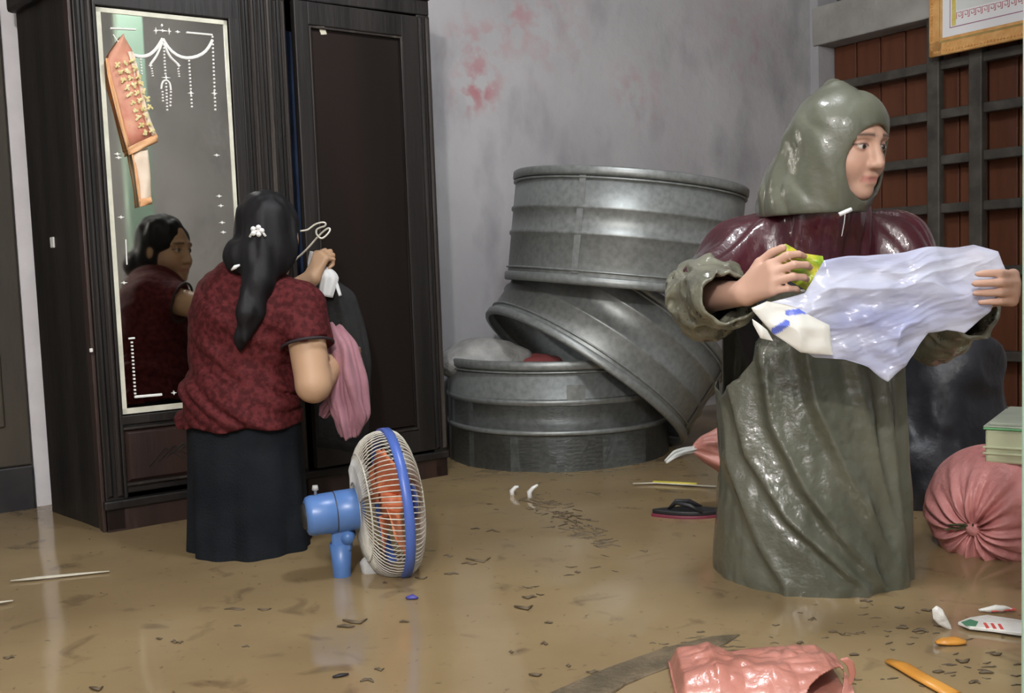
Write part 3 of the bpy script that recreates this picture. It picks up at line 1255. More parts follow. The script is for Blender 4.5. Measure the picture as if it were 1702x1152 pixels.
dome(.095, -1, 84, .055, 'rear_grille')
dome(.062, 1, 84, .045, 'front_grille')
MB().lathe([(RR - .004, -.012), (RR + .006, -.012), (RR + .007, 0), (RR + .006, .012), (RR - .004, .012), (RR - .004, -.012)], 64, FM).obj('rim_band', M_fband, fan, smooth=True)
MB().lathe([(0, .068), (.03, .068), (.045, .062), (.045, .054), (0, .054)], 28, FM).obj('front_badge', M_fband, fan, smooth=True)
MB().lathe([(0, .03), (.028, .028), (.036, .01), (.036, -.03), (0, -.03)], 24, FM).obj('blade_hub', M_forg, fan, smooth=True)
for b in range(4):
    rows = []
    for i in range(9):
        t = i / 8
        r = .03 + .135 * t
        wdt = .25 + .55 * math.sin(math.pi * min(1, .15 + t * .75))
        row = []
        for k in range(7):
            s = k / 6 - .5
            a = b * math.pi / 2 + .35 + s * wdt * 1.5 + .25 * t
            row.append(FM @ Vector((r * math.cos(a), r * math.sin(a), -.012 + s * .055 * (1 - .2 * t))))
        rows.append(row)
    MB().grid(rows).obj('blade', M_forg, fan, smooth=True, solid=.003)
# motor housing behind the cage
mh = MB().lathe([(0, -.232), (.040, -.232), (.049, -.227), (.053, -.216), (.054, -.157), (.053, -.155)], 40, FM).obj('motor_housing', M_fblue, fan, smooth=True)
MB().lathe([(.053, -.153), (.055, -.151), (.055, -.09), (.052, -.082), (.02, -.080)], 40, FM).obj('front_shell', M_fblue, mh, smooth=True)
MB().lathe([(.0515, -.157), (.0535, -.155), (.0535, -.151), (.0515, -.150)], 40, FM).obj('seam_ring', M_dark, mh, smooth=True)
MB().lathe([(0, -.240), (.030, -.240), (.036, -.233), (.036, -.225)], 30, FM).obj('rear_cap', M_dark, mh, smooth=True)
kb = FM @ Vector((.052, 0, -.20))
MB().tube([kb, kb + Vector((0, 0, .012)), kb + Vector((0, 0, .014)), kb + Vector((0, 0, .026))], [.004, .004, .009, .007], 12).obj('oscillation_knob', M_dust, mh, smooth=True)
nk = FM @ Vector((-.056, 0, -.142))
MB().box((-.026, -.02, -.05), (.026, .02, .02), Matrix.Translation(nk)).obj('neck_bracket', M_fblue, fan, bevel=.008)
MB().tube([nk + Vector((.018, -.024, -.012)), nk + Vector((.018, .024, -.012))], .017, 14).obj('tilt_hinge', M_fblue, fan, smooth=True)
MB().tube([nk + Vector((-.004, 0, -.03)), nk + Vector((-.004, 0, -.10)), Vector((nk.x - .004, nk.y, ZF + .04))], [.030, .024, .022], 18).obj('pole', M_fblue, fan, smooth=True)
MB().lathe([(0, .05), (.05, .045), (.17, .03), (.2, .012), (.2, 0), (0, 0)], 36, Matrix.Translation((nk.x, nk.y, ZF))).obj('base', M_fblue, fan, smooth=True)
q = FM @ Vector((-.165, .0, -.075))
blob('dust_clump', q, (.028, .02, .03), M_dust, .01, 30, h=.006, parent=fan)
mb = MB()
for i in range(34):
    a = -.9 + 1.8 * i / 33 + .2
    pts = [FM @ Vector((r * math.cos(a), r * math.sin(a), z)) for r, z in ((.07, -.0965), (.115, -.093), (.15, -.076))]
    mb.tube(pts, [.0034, .0042, .002], 5)
mb.obj('dust_film', M_dust, fan)['kind'] = 'stuff'

# ================================================================== CERTIFICATE FRAME ON THE RIGHT WALL
M_gilt = pm('gilt_wood', (.72, .36, .11), (.85, .50, .19), scale=20, rough=.42, bump=.3, bscale=60)
M_gilt2 = pm('olive_gilt', (.42, .31, .10), (.52, .40, .15), scale=30, rough=.5)
M_mat = pm('white_mat', (.92, .92, .93), rough=.5)
M_ppr = pm('certificate_paper', (.74, .77, .75), (.82, .84, .82), scale=5, rough=.6)
M_yel = pm('gold_foil_border', (.72, .58, .10), (.80, .70, .25), scale=30, rough=.5)
M_pur = pm('plum_line', (.35, .12, .22), rough=.6)
M_rln = pm('red_line', (.55, .15, .16), rough=.6)
v0, z0 = RIGHT(1546, 97, .06)
FWW, FHH = .80, .58
lean = math.radians(7)


def fr(a, b, d):
    """frame coordinates: a along the wall, b up the frame, d out of it"""
    return room(.05 + d * math.cos(lean) + b * -math.sin(lean) * .0 + (.0 - b * math.sin(lean)) * .12, v0 + a, z0 + b * math.cos(lean) - d * math.sin(lean) * .3)


ct = thing('picture_frame', 'gilt wooden frame with a bordered certificate above the barred window', 'picture', fr(FWW / 2, 0, 0))


def fbx(name, m, a0, a1, b0, b1, d0, d1, parent=ct, bevel=0.0):
    vs = [fr(a, b, d) for d in (d0, d1) for (a, b) in ((a0, b0), (a0, b1), (a1, b1), (a1, b0))]
    return MB().add(vs, [(0, 1, 2, 3)[::-1], (4, 5, 6, 7), (0, 1, 5, 4), (1, 2, 6, 5), (2, 3, 7, 6), (3, 0, 4, 7)]).obj(name, m, parent, bevel=bevel)


MW = .085
for (a0, a1, b0, b1) in ((0, FWW, 0, MW), (0, FWW, FHH - MW, FHH), (0, MW, 0, FHH), (FWW - MW, FWW, 0, FHH)):
    s_ = fbx('moulding', M_gilt, a0, a1, b0, b1, .0, .028, bevel=.01)
fbx('inner_slip', M_gilt2, MW - .022, FWW - MW + .022, MW - .022, FHH - MW + .022, .026, .031)
fbx('inner_slip', M_gilt, MW - .014, FWW - MW + .014, MW - .014, FHH - MW + .014, .028, .034)
mb = MB()
for i in range(46):
    mb.tube([fr(.02 + i * .0168, .020, .024), fr(.02 + i * .0168, .020, .034)], [.008, .004], 6)
    if i < 33:
        mb.tube([fr(.020, .02 + i * .0168, .024), fr(.020, .02 + i * .0168, .034)], [.008, .004], 6)
mb.obj('beading', M_gilt, ct)['kind'] = 'stuff'
fbx('mat_board', M_mat, MW, FWW - MW, MW, FHH - MW, .030, .0355)
o1, o2 = MW + .04, MW + .048
fbx('plum_border', M_pur, o1, FWW - o1, o1, FHH - o1, .0355, .0362)
fbx('mat_board', M_mat, o1 + .004, FWW - o1 - .004, o1 + .004, FHH - o1 - .004, .0360, .0366)
fbx('foil_border', M_yel, o2 + .004, o2 + .026, o2, FHH - o2, .0366, .0372)
fbx('foil_border', M_yel, FWW - o2 - .026, FWW - o2 - .004, o2, FHH - o2, .0366, .0372)
fbx('certificate_paper', M_ppr, o2 + .028, FWW - o2 - .028, o2 + .07, FHH - o2 - .03, .0366, .0372)
mb = MB()
mz = o2 + .03
x = o2 + .03
while x < FWW - o2 - .07:
    pts = [(0, 0), (0, .03), (.026, .03), (.026, .010), (.012, .010), (.012, .019)]
    mb.tube([fr(x + a, mz + b, .0376) for a, b in pts], .0022, 4)
    mb.tube([fr(x + .026, mz, .0376), fr(x + .034, mz, .0376)], .0022, 4)
    x += .034
mb.obj('key_pattern', M_rln, ct)['kind'] = 'stuff'
fbx('text_block', M_pur, .30, .50, .36, .372, .0372, .0378)

# ================================================================== WOMAN AT THE WARDROBE
M_skin = pm('skin', (.5, .3, .2), attr=True, rough=.5, spec=.35, sss=.08, bump=.04, bscale=90, bdist=.003)
M_hair = pm('black_hair', (.003, .003, .004), (.008, .0075, .009), scale=30, rough=.6, spec=.3, stretch=(1, 1, .12), bump=.35, bscale=60, bdist=.004)
M_blouse = pm('maroon_print', (.048, .006, .007), (.10, .016, .018), scale=62, rough=.8, lo=.4, hi=.6, bump=.2, bscale=120, spec=.2)
M_skirt = pm('navy_black_cloth', (.007, .0095, .013), (.013, .016, .020), scale=8, rough=.9, spec=.15, bump=.2, bscale=160)
bf = Vector((.36, .93, 0)).normalized()
bs = Vector((bf.y, -bf.x, 0))                     # her right hand side
BC = Vector((-.785, 2.985, 0))
headB = P(446, 384, 2.985) + Vector((0, 0, -.02))
HB = frame_of(Vector((.02, 1, -.08)), (0.02, 0, 1))
shR, shL = P(502, 512, 2.93), P(372, 492, 3.06)
elR, wrR = P(521, 640, 2.86), P(566, 590, 3.06)
elL = P(430, 520, 3.29)
wrL, knL = P(519, 462, 3.30), P(540, 412, 3.32)
woman = thing('person', 'woman in a maroon patterned blouse and black skirt holding a wire hanger at the wardrobe', 'person', (BC.x, BC.y, ZF))
neckB = headB + Vector((0, 0, -.17)) - bf * .03
chest = Vector((-.775, 2.99, .62))
hipB = Vector((-.80, 2.98, .28))
lo, hi = (-1.15, 2.62, ZF), (-.35, 3.55, 1.12)
S = SDF(lo, hi, .007, [((-1.0, 2.8, .76), (-.5, 3.2, 1.1), .004), ((-.74, 3.2, .74), (-.55, 3.42, .92), .004)])
S.ell(chest, (.145, .105, .17), [bs, bf, (0, 0, 1)], .05)
S.ell(hipB, (.135, .105, .16), [bs, bf, (0, 0, 1)], .06)
S.cap(chest + Vector((0, 0, .1)), neckB, .09, .055, .05)
S.cap(shL, shR, .06, .06, .05)
S.cap(neckB, headB + Vector((0, 0, -.05)), .052, .052, .03)
add_head(S, headB, HB)
S.chain([shR, elR, wrR], [.057, .050, .03], .008)
S.chain([shL, elL, wrL], [.054, .042, .028], .02)
for sg in (-1, 1):
    k_ = BC + bs * .07 * sg
    S.chain([k_ + Vector((0, 0, .25)), k_ + Vector((0, 0, -.05)), k_ + Vector((0, 0, ZF + .08))], [.07, .055, .042], .03)
    S.cap(k_ + Vector((0, 0, ZF + .04)), k_ + bf * .13 + Vector((0, 0, ZF + .035)), .04, .03, .02)
hd = (knL - wrL).normalized()
add_hand(S, wrL, hd, Vector((.55, .75, -.2)), 1, [(.9, 1.5, 1.0), (1.0, 1.5, 1.0), (1.1, 1.5, 1.0), (1.2, 1.5, 1.0)],
         thumb=((.6, .6, .5), (.6, .2, .8), (.5, -.3, .8)), sc=.93)
add_hand(S, wrR, (wrR - elR), Vector((-.3, .2, -1)), 1, [(.4, .6, .4)] * 4, sc=.9)
vs, F = S.mesh(2)
cols = skin_cols(len(vs), (.46, .29, .18))
head_cols(vs, headB, HB, cols)
mk('body', vs, F, M_skin, woman, smooth=True, cols=cols)
# blouse
S = SDF((-1.12, 2.66, .30), (-.42, 3.36, .88), .0065)
S.ell(chest + Vector((0, 0, .03)), (.182, .132, .185), [bs, bf, (0, 0, 1)], .05)
S.ell(hipB + Vector((0, 0, .15)), (.176, .148, .17), [bs, bf, (0, 0, 1)], .08)
S.ell(hipB + Vector((0, 0, .06)), (.178, .152, .10), [bs, bf, (0, 0, 1)], .08)
S.cap(shL + bs * .02, shR - bs * .02, .073, .073, .06)
S.cap(chest + Vector((0, 0, .12)), neckB + Vector((0, 0, -.015)), .10, .062, .05)
eR = (elR - shR).normalized()
eL = (elL - shL).normalized()
S.cap(shR + Vector((0, 0, .005)), shR + eR * .085, .070, .074, .03)
S.cap(shL + Vector((0, 0, .005)), shL + eL * .085, .070, .072, .03)
for (p_, e_) in ((shR + eR * .088, eR), (shL + eL * .088, eL)):
    S.cap(p_ + e_ * .085, p_ + e_ * .2, .09, .10, .0, 's')

S.ell(chest + Vector((0, 0, .03)), (.172, .130, .18), [bs, bf, (0, 0, 1)], .01)
S.ell(hipB + Vector((0, 0, .15)), (.170, .146, .17), [bs, bf, (0, 0, 1)], .02)


def wrinkles(x, y, z):
    a = (x - BC.x) * bs.x + (y - BC.y) * bs.y
    u = z * 1.0 + a * .62
    r = vnoise(u * 26, a * 5, y * 4)
    r = np.abs(r) ** .7
    g = np.clip((.78 - z) / .3, .25, 1)
    return .027 * g * (.40 - r) + .004 * vnoise(x * 16, y * 16, z * 16)


S.displace(wrinkles)
x, y, z = S.full()
S.v = np.maximum(S.v, (.368 + .006 * np.sin(x * 40) - z) + 0 * y).astype(np.float32)
vs, F = S.mesh(2)
blouse = mk('blouse', vs, F, M_blouse, woman, smooth=True)
M_trim = pm('dark_trim', (.02, .012, .016), rough=.7)
for (p_, e_, r_) in ((shR, eR, .070), (shL, eL, .068)):
    a_ = e_.orthogonal().normalized()
    b_ = e_.cross(a_)
    MB().tube([p_ + e_ * .112 + (a_ * math.cos(t) + b_ * math.sin(t)) * (r_ + .003) for t in np.linspace(0, 2 * math.pi, 28, endpoint=False)], .0045, 6, closed=True).obj('sleeve_trim', M_trim, blouse, smooth=True)
# skirt
rows = []
for i, z in enumerate(np.linspace(.40, -.30, 30)):
    t = i / 29
    row = []
    for k in range(96):
        a = 2 * math.pi * k / 96
        g = min(1, max(0, (.40 - z) / .5))
        fold = .010 * g * math.cos(7 * a + 3 * z) + .007 * g * math.cos(13 * a - 2 * z + 1)
        rx, ry = .172 + .012 * g + fold, .135 + .03 * g + fold
        row.append(Vector((BC.x - .012, BC.y, z)) + bs * rx * math.cos(a) + bf * ry * math.sin(a))
    rows.append(row)
MB().grid(rows, close=True).obj('skirt', M_skirt, woman, smooth=True, solid=.004)
# hair: cap, low bun, ponytail
S = SDF((-1.0, 2.72, .5), (-.5, 3.25, 1.09), .0055)
f_, s_, u_ = HB
R3 = [f_, s_, u_]
S.ell(headB - f_ * .016 + u_ * .036, (.104, .091, .100), R3, .02)
S.ell(headB - f_ * .045 - u_ * .045, (.078, .090, .085), R3, .04)
S.ell(headB + f_ * .105 - u_ * .045, (.09, .073, .105), R3, .012, 's')
S.ell(headB - f_ * .075 + s_ * .062 - u_ * .058, (.052, .050, .052), R3, .025)
pony = [headB - f_ * .07 - u_ * .06, P(428, 470, 2.86), P(412, 520, 2.83), P(403, 560, 2.835), P(398, 588, 2.85)]
S.chain(pony, [.056, .036, .026, .017, .005], .03)
S.chain([pony[0], P(436, 470, 2.865), P(430, 520, 2.85), P(424, 545, 2.85)], [.046, .026, .012, .004], .02)
S.displace(lambda x, y, z: .006 * vnoise(x * 60, y * 60, z * 7) + .004 * vnoise(x * 24, y * 24, z * 12))
vs, F = S.mesh(4)
hair = mk('hair', vs, F, M_hair, woman, smooth=True)
M_clip = pm('pearl_clip', (.8, .8, .8), rough=.25)
c_ = P(428, 384, 2.858)
mb = MB()
for i in range(5):
    a = i * 2 * math.pi / 5
    q = c_ + Vector((math.cos(a) * .013, -.004, math.sin(a) * .010))
    mb.lathe([(0, .007), (.006, .005), (.008, 0), (.006, -.005), (0, -.007)], 8, Matrix.Translation(q) @ Matrix.Rotation(math.pi / 2, 4, 'X'))
mb.tube([c_ + Vector((-.022, 0, -.016)), c_ + Vector((-.012, -.003, 0)), c_ + Vector((.012, -.003, 0)), c_ + Vector((.022, 0, -.016))], .004, 6)
mb.obj('hair_clip', M_clip, hair, smooth=True)
q = P(392, 445, 2.86)
MB().tube([q + Vector((-.012, 0, -.006)), q + Vector((0, -.006, .002)), q + Vector((.012, -.002, .007))], [.003, .006, .003], 8).obj('hair_clip', M_clip, hair, smooth=True)

# wire hanger in her raised hand
M_hang = pm('hanger_wire', (.72, .70, .62), (.6, .58, .5), scale=20, rough=.3, metal=.3)
Yh = 3.30
hp = [(499, 384), (512, 383), (522, 373), (536, 369), (542, 371), (541, 376), (533, 378), (526, 381), (525, 388), (530, 395), (536, 397), (544, 390), (549, 383), (548, 379), (543, 380), (530, 391), (510, 415), (495, 428), (478, 443)]
cp = curve(hp, 70)
hg = thing('coat_hanger', 'bent cream wire coat hanger in the hand of the woman in maroon', 'hanger', P(540, 400, Yh))
MB().tube([P(x, y, Yh - .02 + .0004 * i) for i, (x, y) in enumerate(cp)], .0032, 8).obj('wire', M_hang, hg, smooth=True)
# black garment with a white collar hanging below her hand
M_blk = pm('black_cloth', (.006, .006, .007), (.012, .012, .012), rough=.85, bump=.2, bscale=90)
M_wcl = pm('white_lining', (.55, .56, .56), (.66, .67, .67), rough=.7)
gm = thing('black_garment', 'black garment with a white lining hanging from the raised hand', 'garment', P(572, 760, 3.3))
drape('garment_cloth', [P(545, 462, 3.36), P(560, 500, 3.36), P(572, 570, 3.36), P(575, 650, 3.36), P(568, 745, 3.36)], [.02, .06, .075, .085, .08], [.02, .03, .035, .04, .035], M_blk, gm, folds=4)
drape('white_lining', [P(537, 445, 3.325), P(546, 462, 3.315), P(540, 492, 3.31)], [.012, .032, .022], [.012, .02, .012], M_wcl, gm, folds=3, noise=.004)
drape('white_strap', [P(552, 452, 3.32), P(560, 475, 3.315), P(566, 492, 3.31)], [.004, .006, .005], [.004, .005, .004], M_wcl, gm, folds=2, noise=.002)
drape('white_strap', [P(519, 418, 3.335), P(516, 436, 3.335), P(514, 448, 3.335)], [.006, .008, .005], [.004, .005, .004], M_wcl, gm, folds=2, noise=.002)
# pink cloth over her right forearm
M_pink = pm('pink_cloth', (.27, .12, .15), (.36, .175, .21), scale=7, rough=.85, bump=.15, bscale=80, sheen=.1)
pk = thing('pink_cloth', 'dusty pink cloth hanging over the right forearm of the woman in maroon', 'cloth', P(582, 725, 3.0))
drape('cloth_front', [P(552, 546, 3.04), P(566, 585, 2.99), P(578, 640, 2.97), P(586, 690, 2.97), P(581, 722, 2.98)], [.030, .05, .05, .05, .028], [.02, .04, .04, .035, .02], M_pink, pk, folds=4, amp=.45, noise=.010)
drape('cloth_tail', [P(566, 620, 2.95), P(562, 660, 2.945), P(576, 700, 2.95), P(579, 724, 2.96)], [.018, .028, .03, .02], [.015, .022, .022, .018], M_pink, pk, folds=4, amp=.5, noise=.010, seed=3)
drape('cloth_tail', [P(550, 660, 2.97), P(540, 680, 2.965), P(536, 692, 2.965)], [.012, .02, .012], [.012, .016, .012], M_pink, pk, folds=4, amp=.3, noise=.006, seed=5)
drape('cloth_tail', [P(588, 660, 2.95), P(598, 690, 2.95), P(600, 703, 2.96)], [.014, .018, .012], [.014, .018, .014], M_pink, pk, folds=4, amp=.3, noise=.006, seed=8)

# ================================================================== PERSON IN THE RAIN PONCHO
M_olive = pm('olive_wet_plastic', (.085, .09, .064), (.135, .14, .105), scale=5, rough=.42, spec=.3, bump=.6, bscale=20, coat=1.0, coatr=.04, bdist=.014, transl=.08)
M_olives = pm('olive_crinkled_plastic', (.105, .106, .075), (.17, .17, .125), scale=9, rough=.4, spec=.3, bump=.6, bscale=26, coat=1.0, coatr=.05, bdist=.012)
M_maroon = pm('maroon_wet_plastic', (.030, .0025, .007), (.055, .005, .012), scale=6, rough=.4, spec=.3, bump=.5, bscale=20, coat=1.0, coatr=.05, bdist=.012, stretch=(1, 1, .5))
M_navy = pm('dark_navy_clothes', (.010, .011, .016), (.018, .02, .028), rough=.8, bump=.2, bscale=80)
CX, CY = .748, 2.575
shR, shL = P(1232, 420, 2.56), P(1482, 412, 2.52)
elR, wrR = P(1170, 492, 2.44), P(1236, 488, 2.25)
elL, wrL = P(1560, 545, 2.42), P(1646, 487, 2.215)
headA = P(1401, 240, 2.42)
HA = frame_of((.50, -.84, -.20), (-.03, .05, 1))
fA, sA, uA = HA
man = thing('person', 'person in a wet olive hooded poncho with maroon shoulders, holding a plastic bag', 'person', (CX, CY, ZF))
neckA = P(1372, 330, 2.47)
chestA = Vector((CX - .02, CY - .02, .66))
hipA = Vector((CX, CY, .22))
lo, hi = (.30, 2.02, ZF), (1.32, 2.80, 1.20)
hR = (P(1308, 448, 2.15) - wrR).normalized()
S = SDF(lo, hi, .0075, [((.60, 2.24, .90), (.96, 2.56, 1.12), .0032), ((.44, 2.10, .66), (.72, 2.30, .84), .0042), ((1.0, 2.08, .66), (1.22, 2.30, .86), .0042)])
S.ell(chestA, (.155, .105, .20), None, .05)
S.ell(hipA, (.15, .11, .18), None, .06)
S.cap(chestA + Vector((0, 0, .1)), neckA, .09, .055, .05)
S.cap(shR, shL, .05, .05, .05)
S.cap(neckA, headA - uA * .06 - fA * .02, .05, .05, .03)
add_head(S, headA, HA)
S.chain([shR, elR, wrR], [.05, .042, .027], .02)
S.chain([shL, elL, wrL], [.05, .042, .027], .02)
for sg in (-1, 1):
    k_ = Vector((CX + .085 * sg, CY, 0))
    S.chain([k_ + Vector((0, 0, .2)), k_ + Vector((0, 0, -.05)), k_ + Vector((0, 0, ZF + .08))], [.085, .06, .045], .03)
    S.cap(k_ + Vector((0, 0, ZF + .04)), k_ + Vector((.02, -.13, ZF + .035)), .04, .03, .02)
tipsR = add_hand(S, wrR, hR, Vector((.25, .9, -.35)), 1, [(.40, .85, .5), (.50, .9, .55), (.5, .95, .55), (.55, .95, .55)],
                 thumb=((.75, .65, .2), (.92, .30, .25), (.97, .0, .25)), sc=1.03, spread=.16)
hL = Vector((.12, -.97, .14)).normalized()
tipsL = add_hand(S, wrL, hL, Vector((-1, .0, .0)), -1, [(1.22, .35, .2), (1.25, .35, .2), (1.3, .35, .2), (1.35, .4, .25)],
                 thumb=((.25, .8, .3), (.15, .45, .8), (.1, .1, .95)), sc=1.0, spread=.05)
vs, F = S.mesh(2)
cols = skin_cols(len(vs), (.52, .32, .24))
head_cols(vs, headA, HA, cols)
mk('body', vs, F, M_skin, man, smooth=True, cols=cols)
# dark clothes underneath
S = SDF((CX - .3, CY - .25, -.30), (CX + .3, CY + .25, .8), .012)
S.ell(chestA, (.168, .118, .22), None, .05)
S.ell(hipA, (.165, .125, .22), None, .06)
for sg in (-1, 1):
    k_ = Vector((CX + .085 * sg, CY, 0))
    S.chain([k_ + Vector((0, 0, .2)), k_ + Vector((0, 0, -.28))], [.10, .085], .03)
vs, F = S.mesh(2)
mk('dark_clothes', vs, F, M_navy, man, smooth=True)
# hair under the hood
S = SDF(V3(headA) - .16, V3(headA) + .16, .005)
S.ell(headA - fA * .012 + uA * .034, (.104, .081, .096), [fA, sA, uA], .02)
S.ell(headA + fA * .115 - uA * .025, (.085, .066, .105), [fA, sA, uA], .01, 's')
S.clip(headA - uA * .07, -uA)
vs, F = S.mesh(1)
mk('hair', vs, F, M_hair, man, smooth=True)
# hood
S = SDF((.50, 2.18, .80), (1.05, 2.72, 1.30), .0048)
R3 = [fA, sA, uA]
S.ell(headA - fA * .014 + uA * .026, (.114, .092, .102), R3, .03)
S.cap(headA + uA * .04 - fA * .02, P(1388, 150, 2.44), .074, .020, .06)
S.cap(headA - uA * .02 - fA * .04, P(1345, 335, 2.50), .10, .115, .06)
S.cap(headA - uA * .08 - fA * .0, P(1368, 338, 2.45), .095, .105, .05)
S.cap(P(1330, 300, 2.52), P(1320, 345, 2.54), .07, .08, .06)
S.displace(lambda x, y, z: .006 * vnoise(x * 14, y * 14, z * 9) - .010 * np.abs(vnoise(x * 22 + z * 9, y * 22, z * 5)) + .003)
S.shell(.011)
S.ell(headA + fA * .125 - uA * .034, (.125, .068, .088), R3, .006, 's')
S.clip(Vector((0, 0, P(1365, 356, 2.40).z)), (0, 0, -1))
vs, F = S.mesh(2)
M_hood = pm('olive_hood_plastic', (.085, .09, .064), (.125, .13, .097), scale=6, rough=.45, spec=.3, bump=.35, bscale=26, coat=.8, coatr=.07, bdist=.008)
hood = mk('hood', vs, F, M_hood, man, smooth=True)
# collar seam, draw cord toggle
q = P(1405, 352, 2.33)
MB().tube([q + Vector((-.014, 0, -.006)), q + Vector((.014, 0, .005))], .005, 8).obj('cord_toggle', M_clip, hood, smooth=True)
mb = MB()
mb.tube([q, q + Vector((-.006, -.010, -.025)), q + Vector((-.014, -.016, -.055))], .0011, 5)
mb.obj('draw_cord', M_dust, hood)
# maroon shoulder cape
S = SDF((.26, 2.20, .60), (1.22, 2.84, 1.0), .0055)
S.ell(chestA + Vector((0, 0, .04)), (.20, .150, .21), None, .05)
S.cap(shR, shL, .078, .078, .06)
S.cap(chestA + Vector((0, 0, .12)), neckA + Vector((0, 0, -.03)), .12, .105, .06)
S.chain([shR, elR + (shR - elR) * .1], [.078, .080], .05)
S.chain([shL, elL + (shL - elL) * .1], [.078, .080], .05)


def cape_folds(x, y, z):
    th = np.arctan2(x - CX, -(y - CY))
    rr = .006 * np.abs(vnoise(th * 7, z * 5 + 3, y * 0)) + .004 * np.abs(vnoise(th * 17, z * 7, y * 0 + 5))
    return .006 - rr * 1.7 + .004 * vnoise(x * 18, y * 18, z * 14)


S.displace(cape_folds)
zh = P(1180, 456, 2.47).z
x, y, z = S.full()
S.v = np.maximum(S.v, (zh + .012 * np.sin(x * 19 + 1) + .006 * np.sin(x * 53) - z) + 0 * y).astype(np.float32)
vs, F = S.mesh(2)
mk('shoulder_cape', vs, F, M_maroon, man, smooth=True)


# crinkled olive sleeves
def sleeve(el, wr, sh, r0, r1, seed, ext=.0):
    a, b = V3(el), V3(wr)
    m = .17
    S = SDF(np.minimum(a, b) - m, np.maximum(a, b) + m, .005)
    up = V3(sh)
    S.cap(a + (up - a) * .38, a, r0 * .95, r0, .03)
    S.cap(a, b, r0, r1, .04)
    d = (b - a) / np.linalg.norm(b - a)
    S.displace(lambda x, y, z: .016 * (vnoise(x * 17 + seed, y * 17, z * 17)) + .016 * (np.abs(vnoise(x * 34 + seed, y * 34, z * 30)) - .3))
    S.shell(.010)
    S.clip(b - d * .006, d)
    vs, F = S.mesh(1)
    return mk('sleeve', vs, F, M_olives, man, smooth=True)


sleeve(elR + Vector((.0, 0, -.008)), wrR + Vector((-.03, .0, -.012)), shR, .078, .062, 1)
sleeve(elL, wrL + (elL - wrL) * .22 + Vector((0, 0, -.02)), shL, .070, .056, 4)

# lower front panel of the poncho
FOLD = [  # (sin of the angle round the body at heights z), amplitude, width
    ([(.50, -.93), (.32, -.78), (.18, -.46), (.10, -.12), (.02, .22)], .016, .055),
    ([(.50, -1.02), (.30, -.94), (.12, -.72), (.02, -.50)], .014, .05),
    ([(.60, -.70), (.40, -.58), (.25, -.30), (.14, .02), (.06, .30), (0, .48)], .015, .06),
    ([(.62, -.30), (.45, -.18), (.3, .08), (.18, .36), (.05, .6)], .013, .07),
    ([(.62, .18), (.45, .30), (.30, .45), (.15, .62)], .013, .07),
    ([(.62, .56), (.4, .60), (.2, .66), (0, .70)], .014, .05),
    ([(.62, .84), (.3, .85), (0, .86)], .012, .05),
]


def panel_pt(th, z):
    g = max(0, min(1, (.62 - z) / .6))
    rx, ry = .218 + .024 * g, .185 + .060 * g
    xn = math.sin(th) if abs(th) < math.pi / 2 else math.copysign(2 - abs(math.sin(th)), th)
    d = 0
    for (pts, amp, wd) in FOLD:
        pz = [q[0] for q in pts][::-1]
        px = [q[1] for q in pts][::-1]
        xf = np.interp(z, pz, px)
        e = (xn - xf) / wd
        a = amp * (1 if z < pz[-1] else 0) * (.35 + .65 * min(1, max(0, (z + .1) / .3)))
        d += 1.25 * a * (math.exp(-abs(e) ** 1.1) - .55 * math.exp(-((e + 1.9) / 1.4) ** 2))
    d += .006 * float(vnoise(np.array(th * 4.0), np.array(z * 5), np.array(.5))) + .003 * float(vnoise(np.array(th * 12.0), np.array(z * 14), np.array(9.5)))
    return Vector((CX + (rx + d) * math.sin(th), CY - (ry + d) * math.cos(th), z))


def ztop(th):
    return float(np.interp(math.degrees(th), [-106, -98, -82, -66, -52, -44, -38, 60, 84, 96], [.49, .475, .455, .49, .55, .62, .72, .72, .66, .60]))


rows = []
NS, NT = 150, 110
for i in range(NT + 1):
    row = []
    for k in range(NS + 1):
        th = math.radians(-104 + (200) * k / NS)
        z1 = ztop(th)
        z = z1 + (-.06 - z1) * i / NT
        row.append(panel_pt(th, z))
    rows.append(row)
MB().grid(rows).obj('front_panel', M_olive, man, smooth=True, solid=.003)
rows = []
for i in range(40):
    z = .70 + (-.06 - .70) * i / 39
    rows.append([panel_pt(math.radians(118 + 124 * k / 50), z) * 1.0 for k in range(51)])
MB().grid(rows).obj('back_panel', M_olive, man, smooth=True, solid=.003)


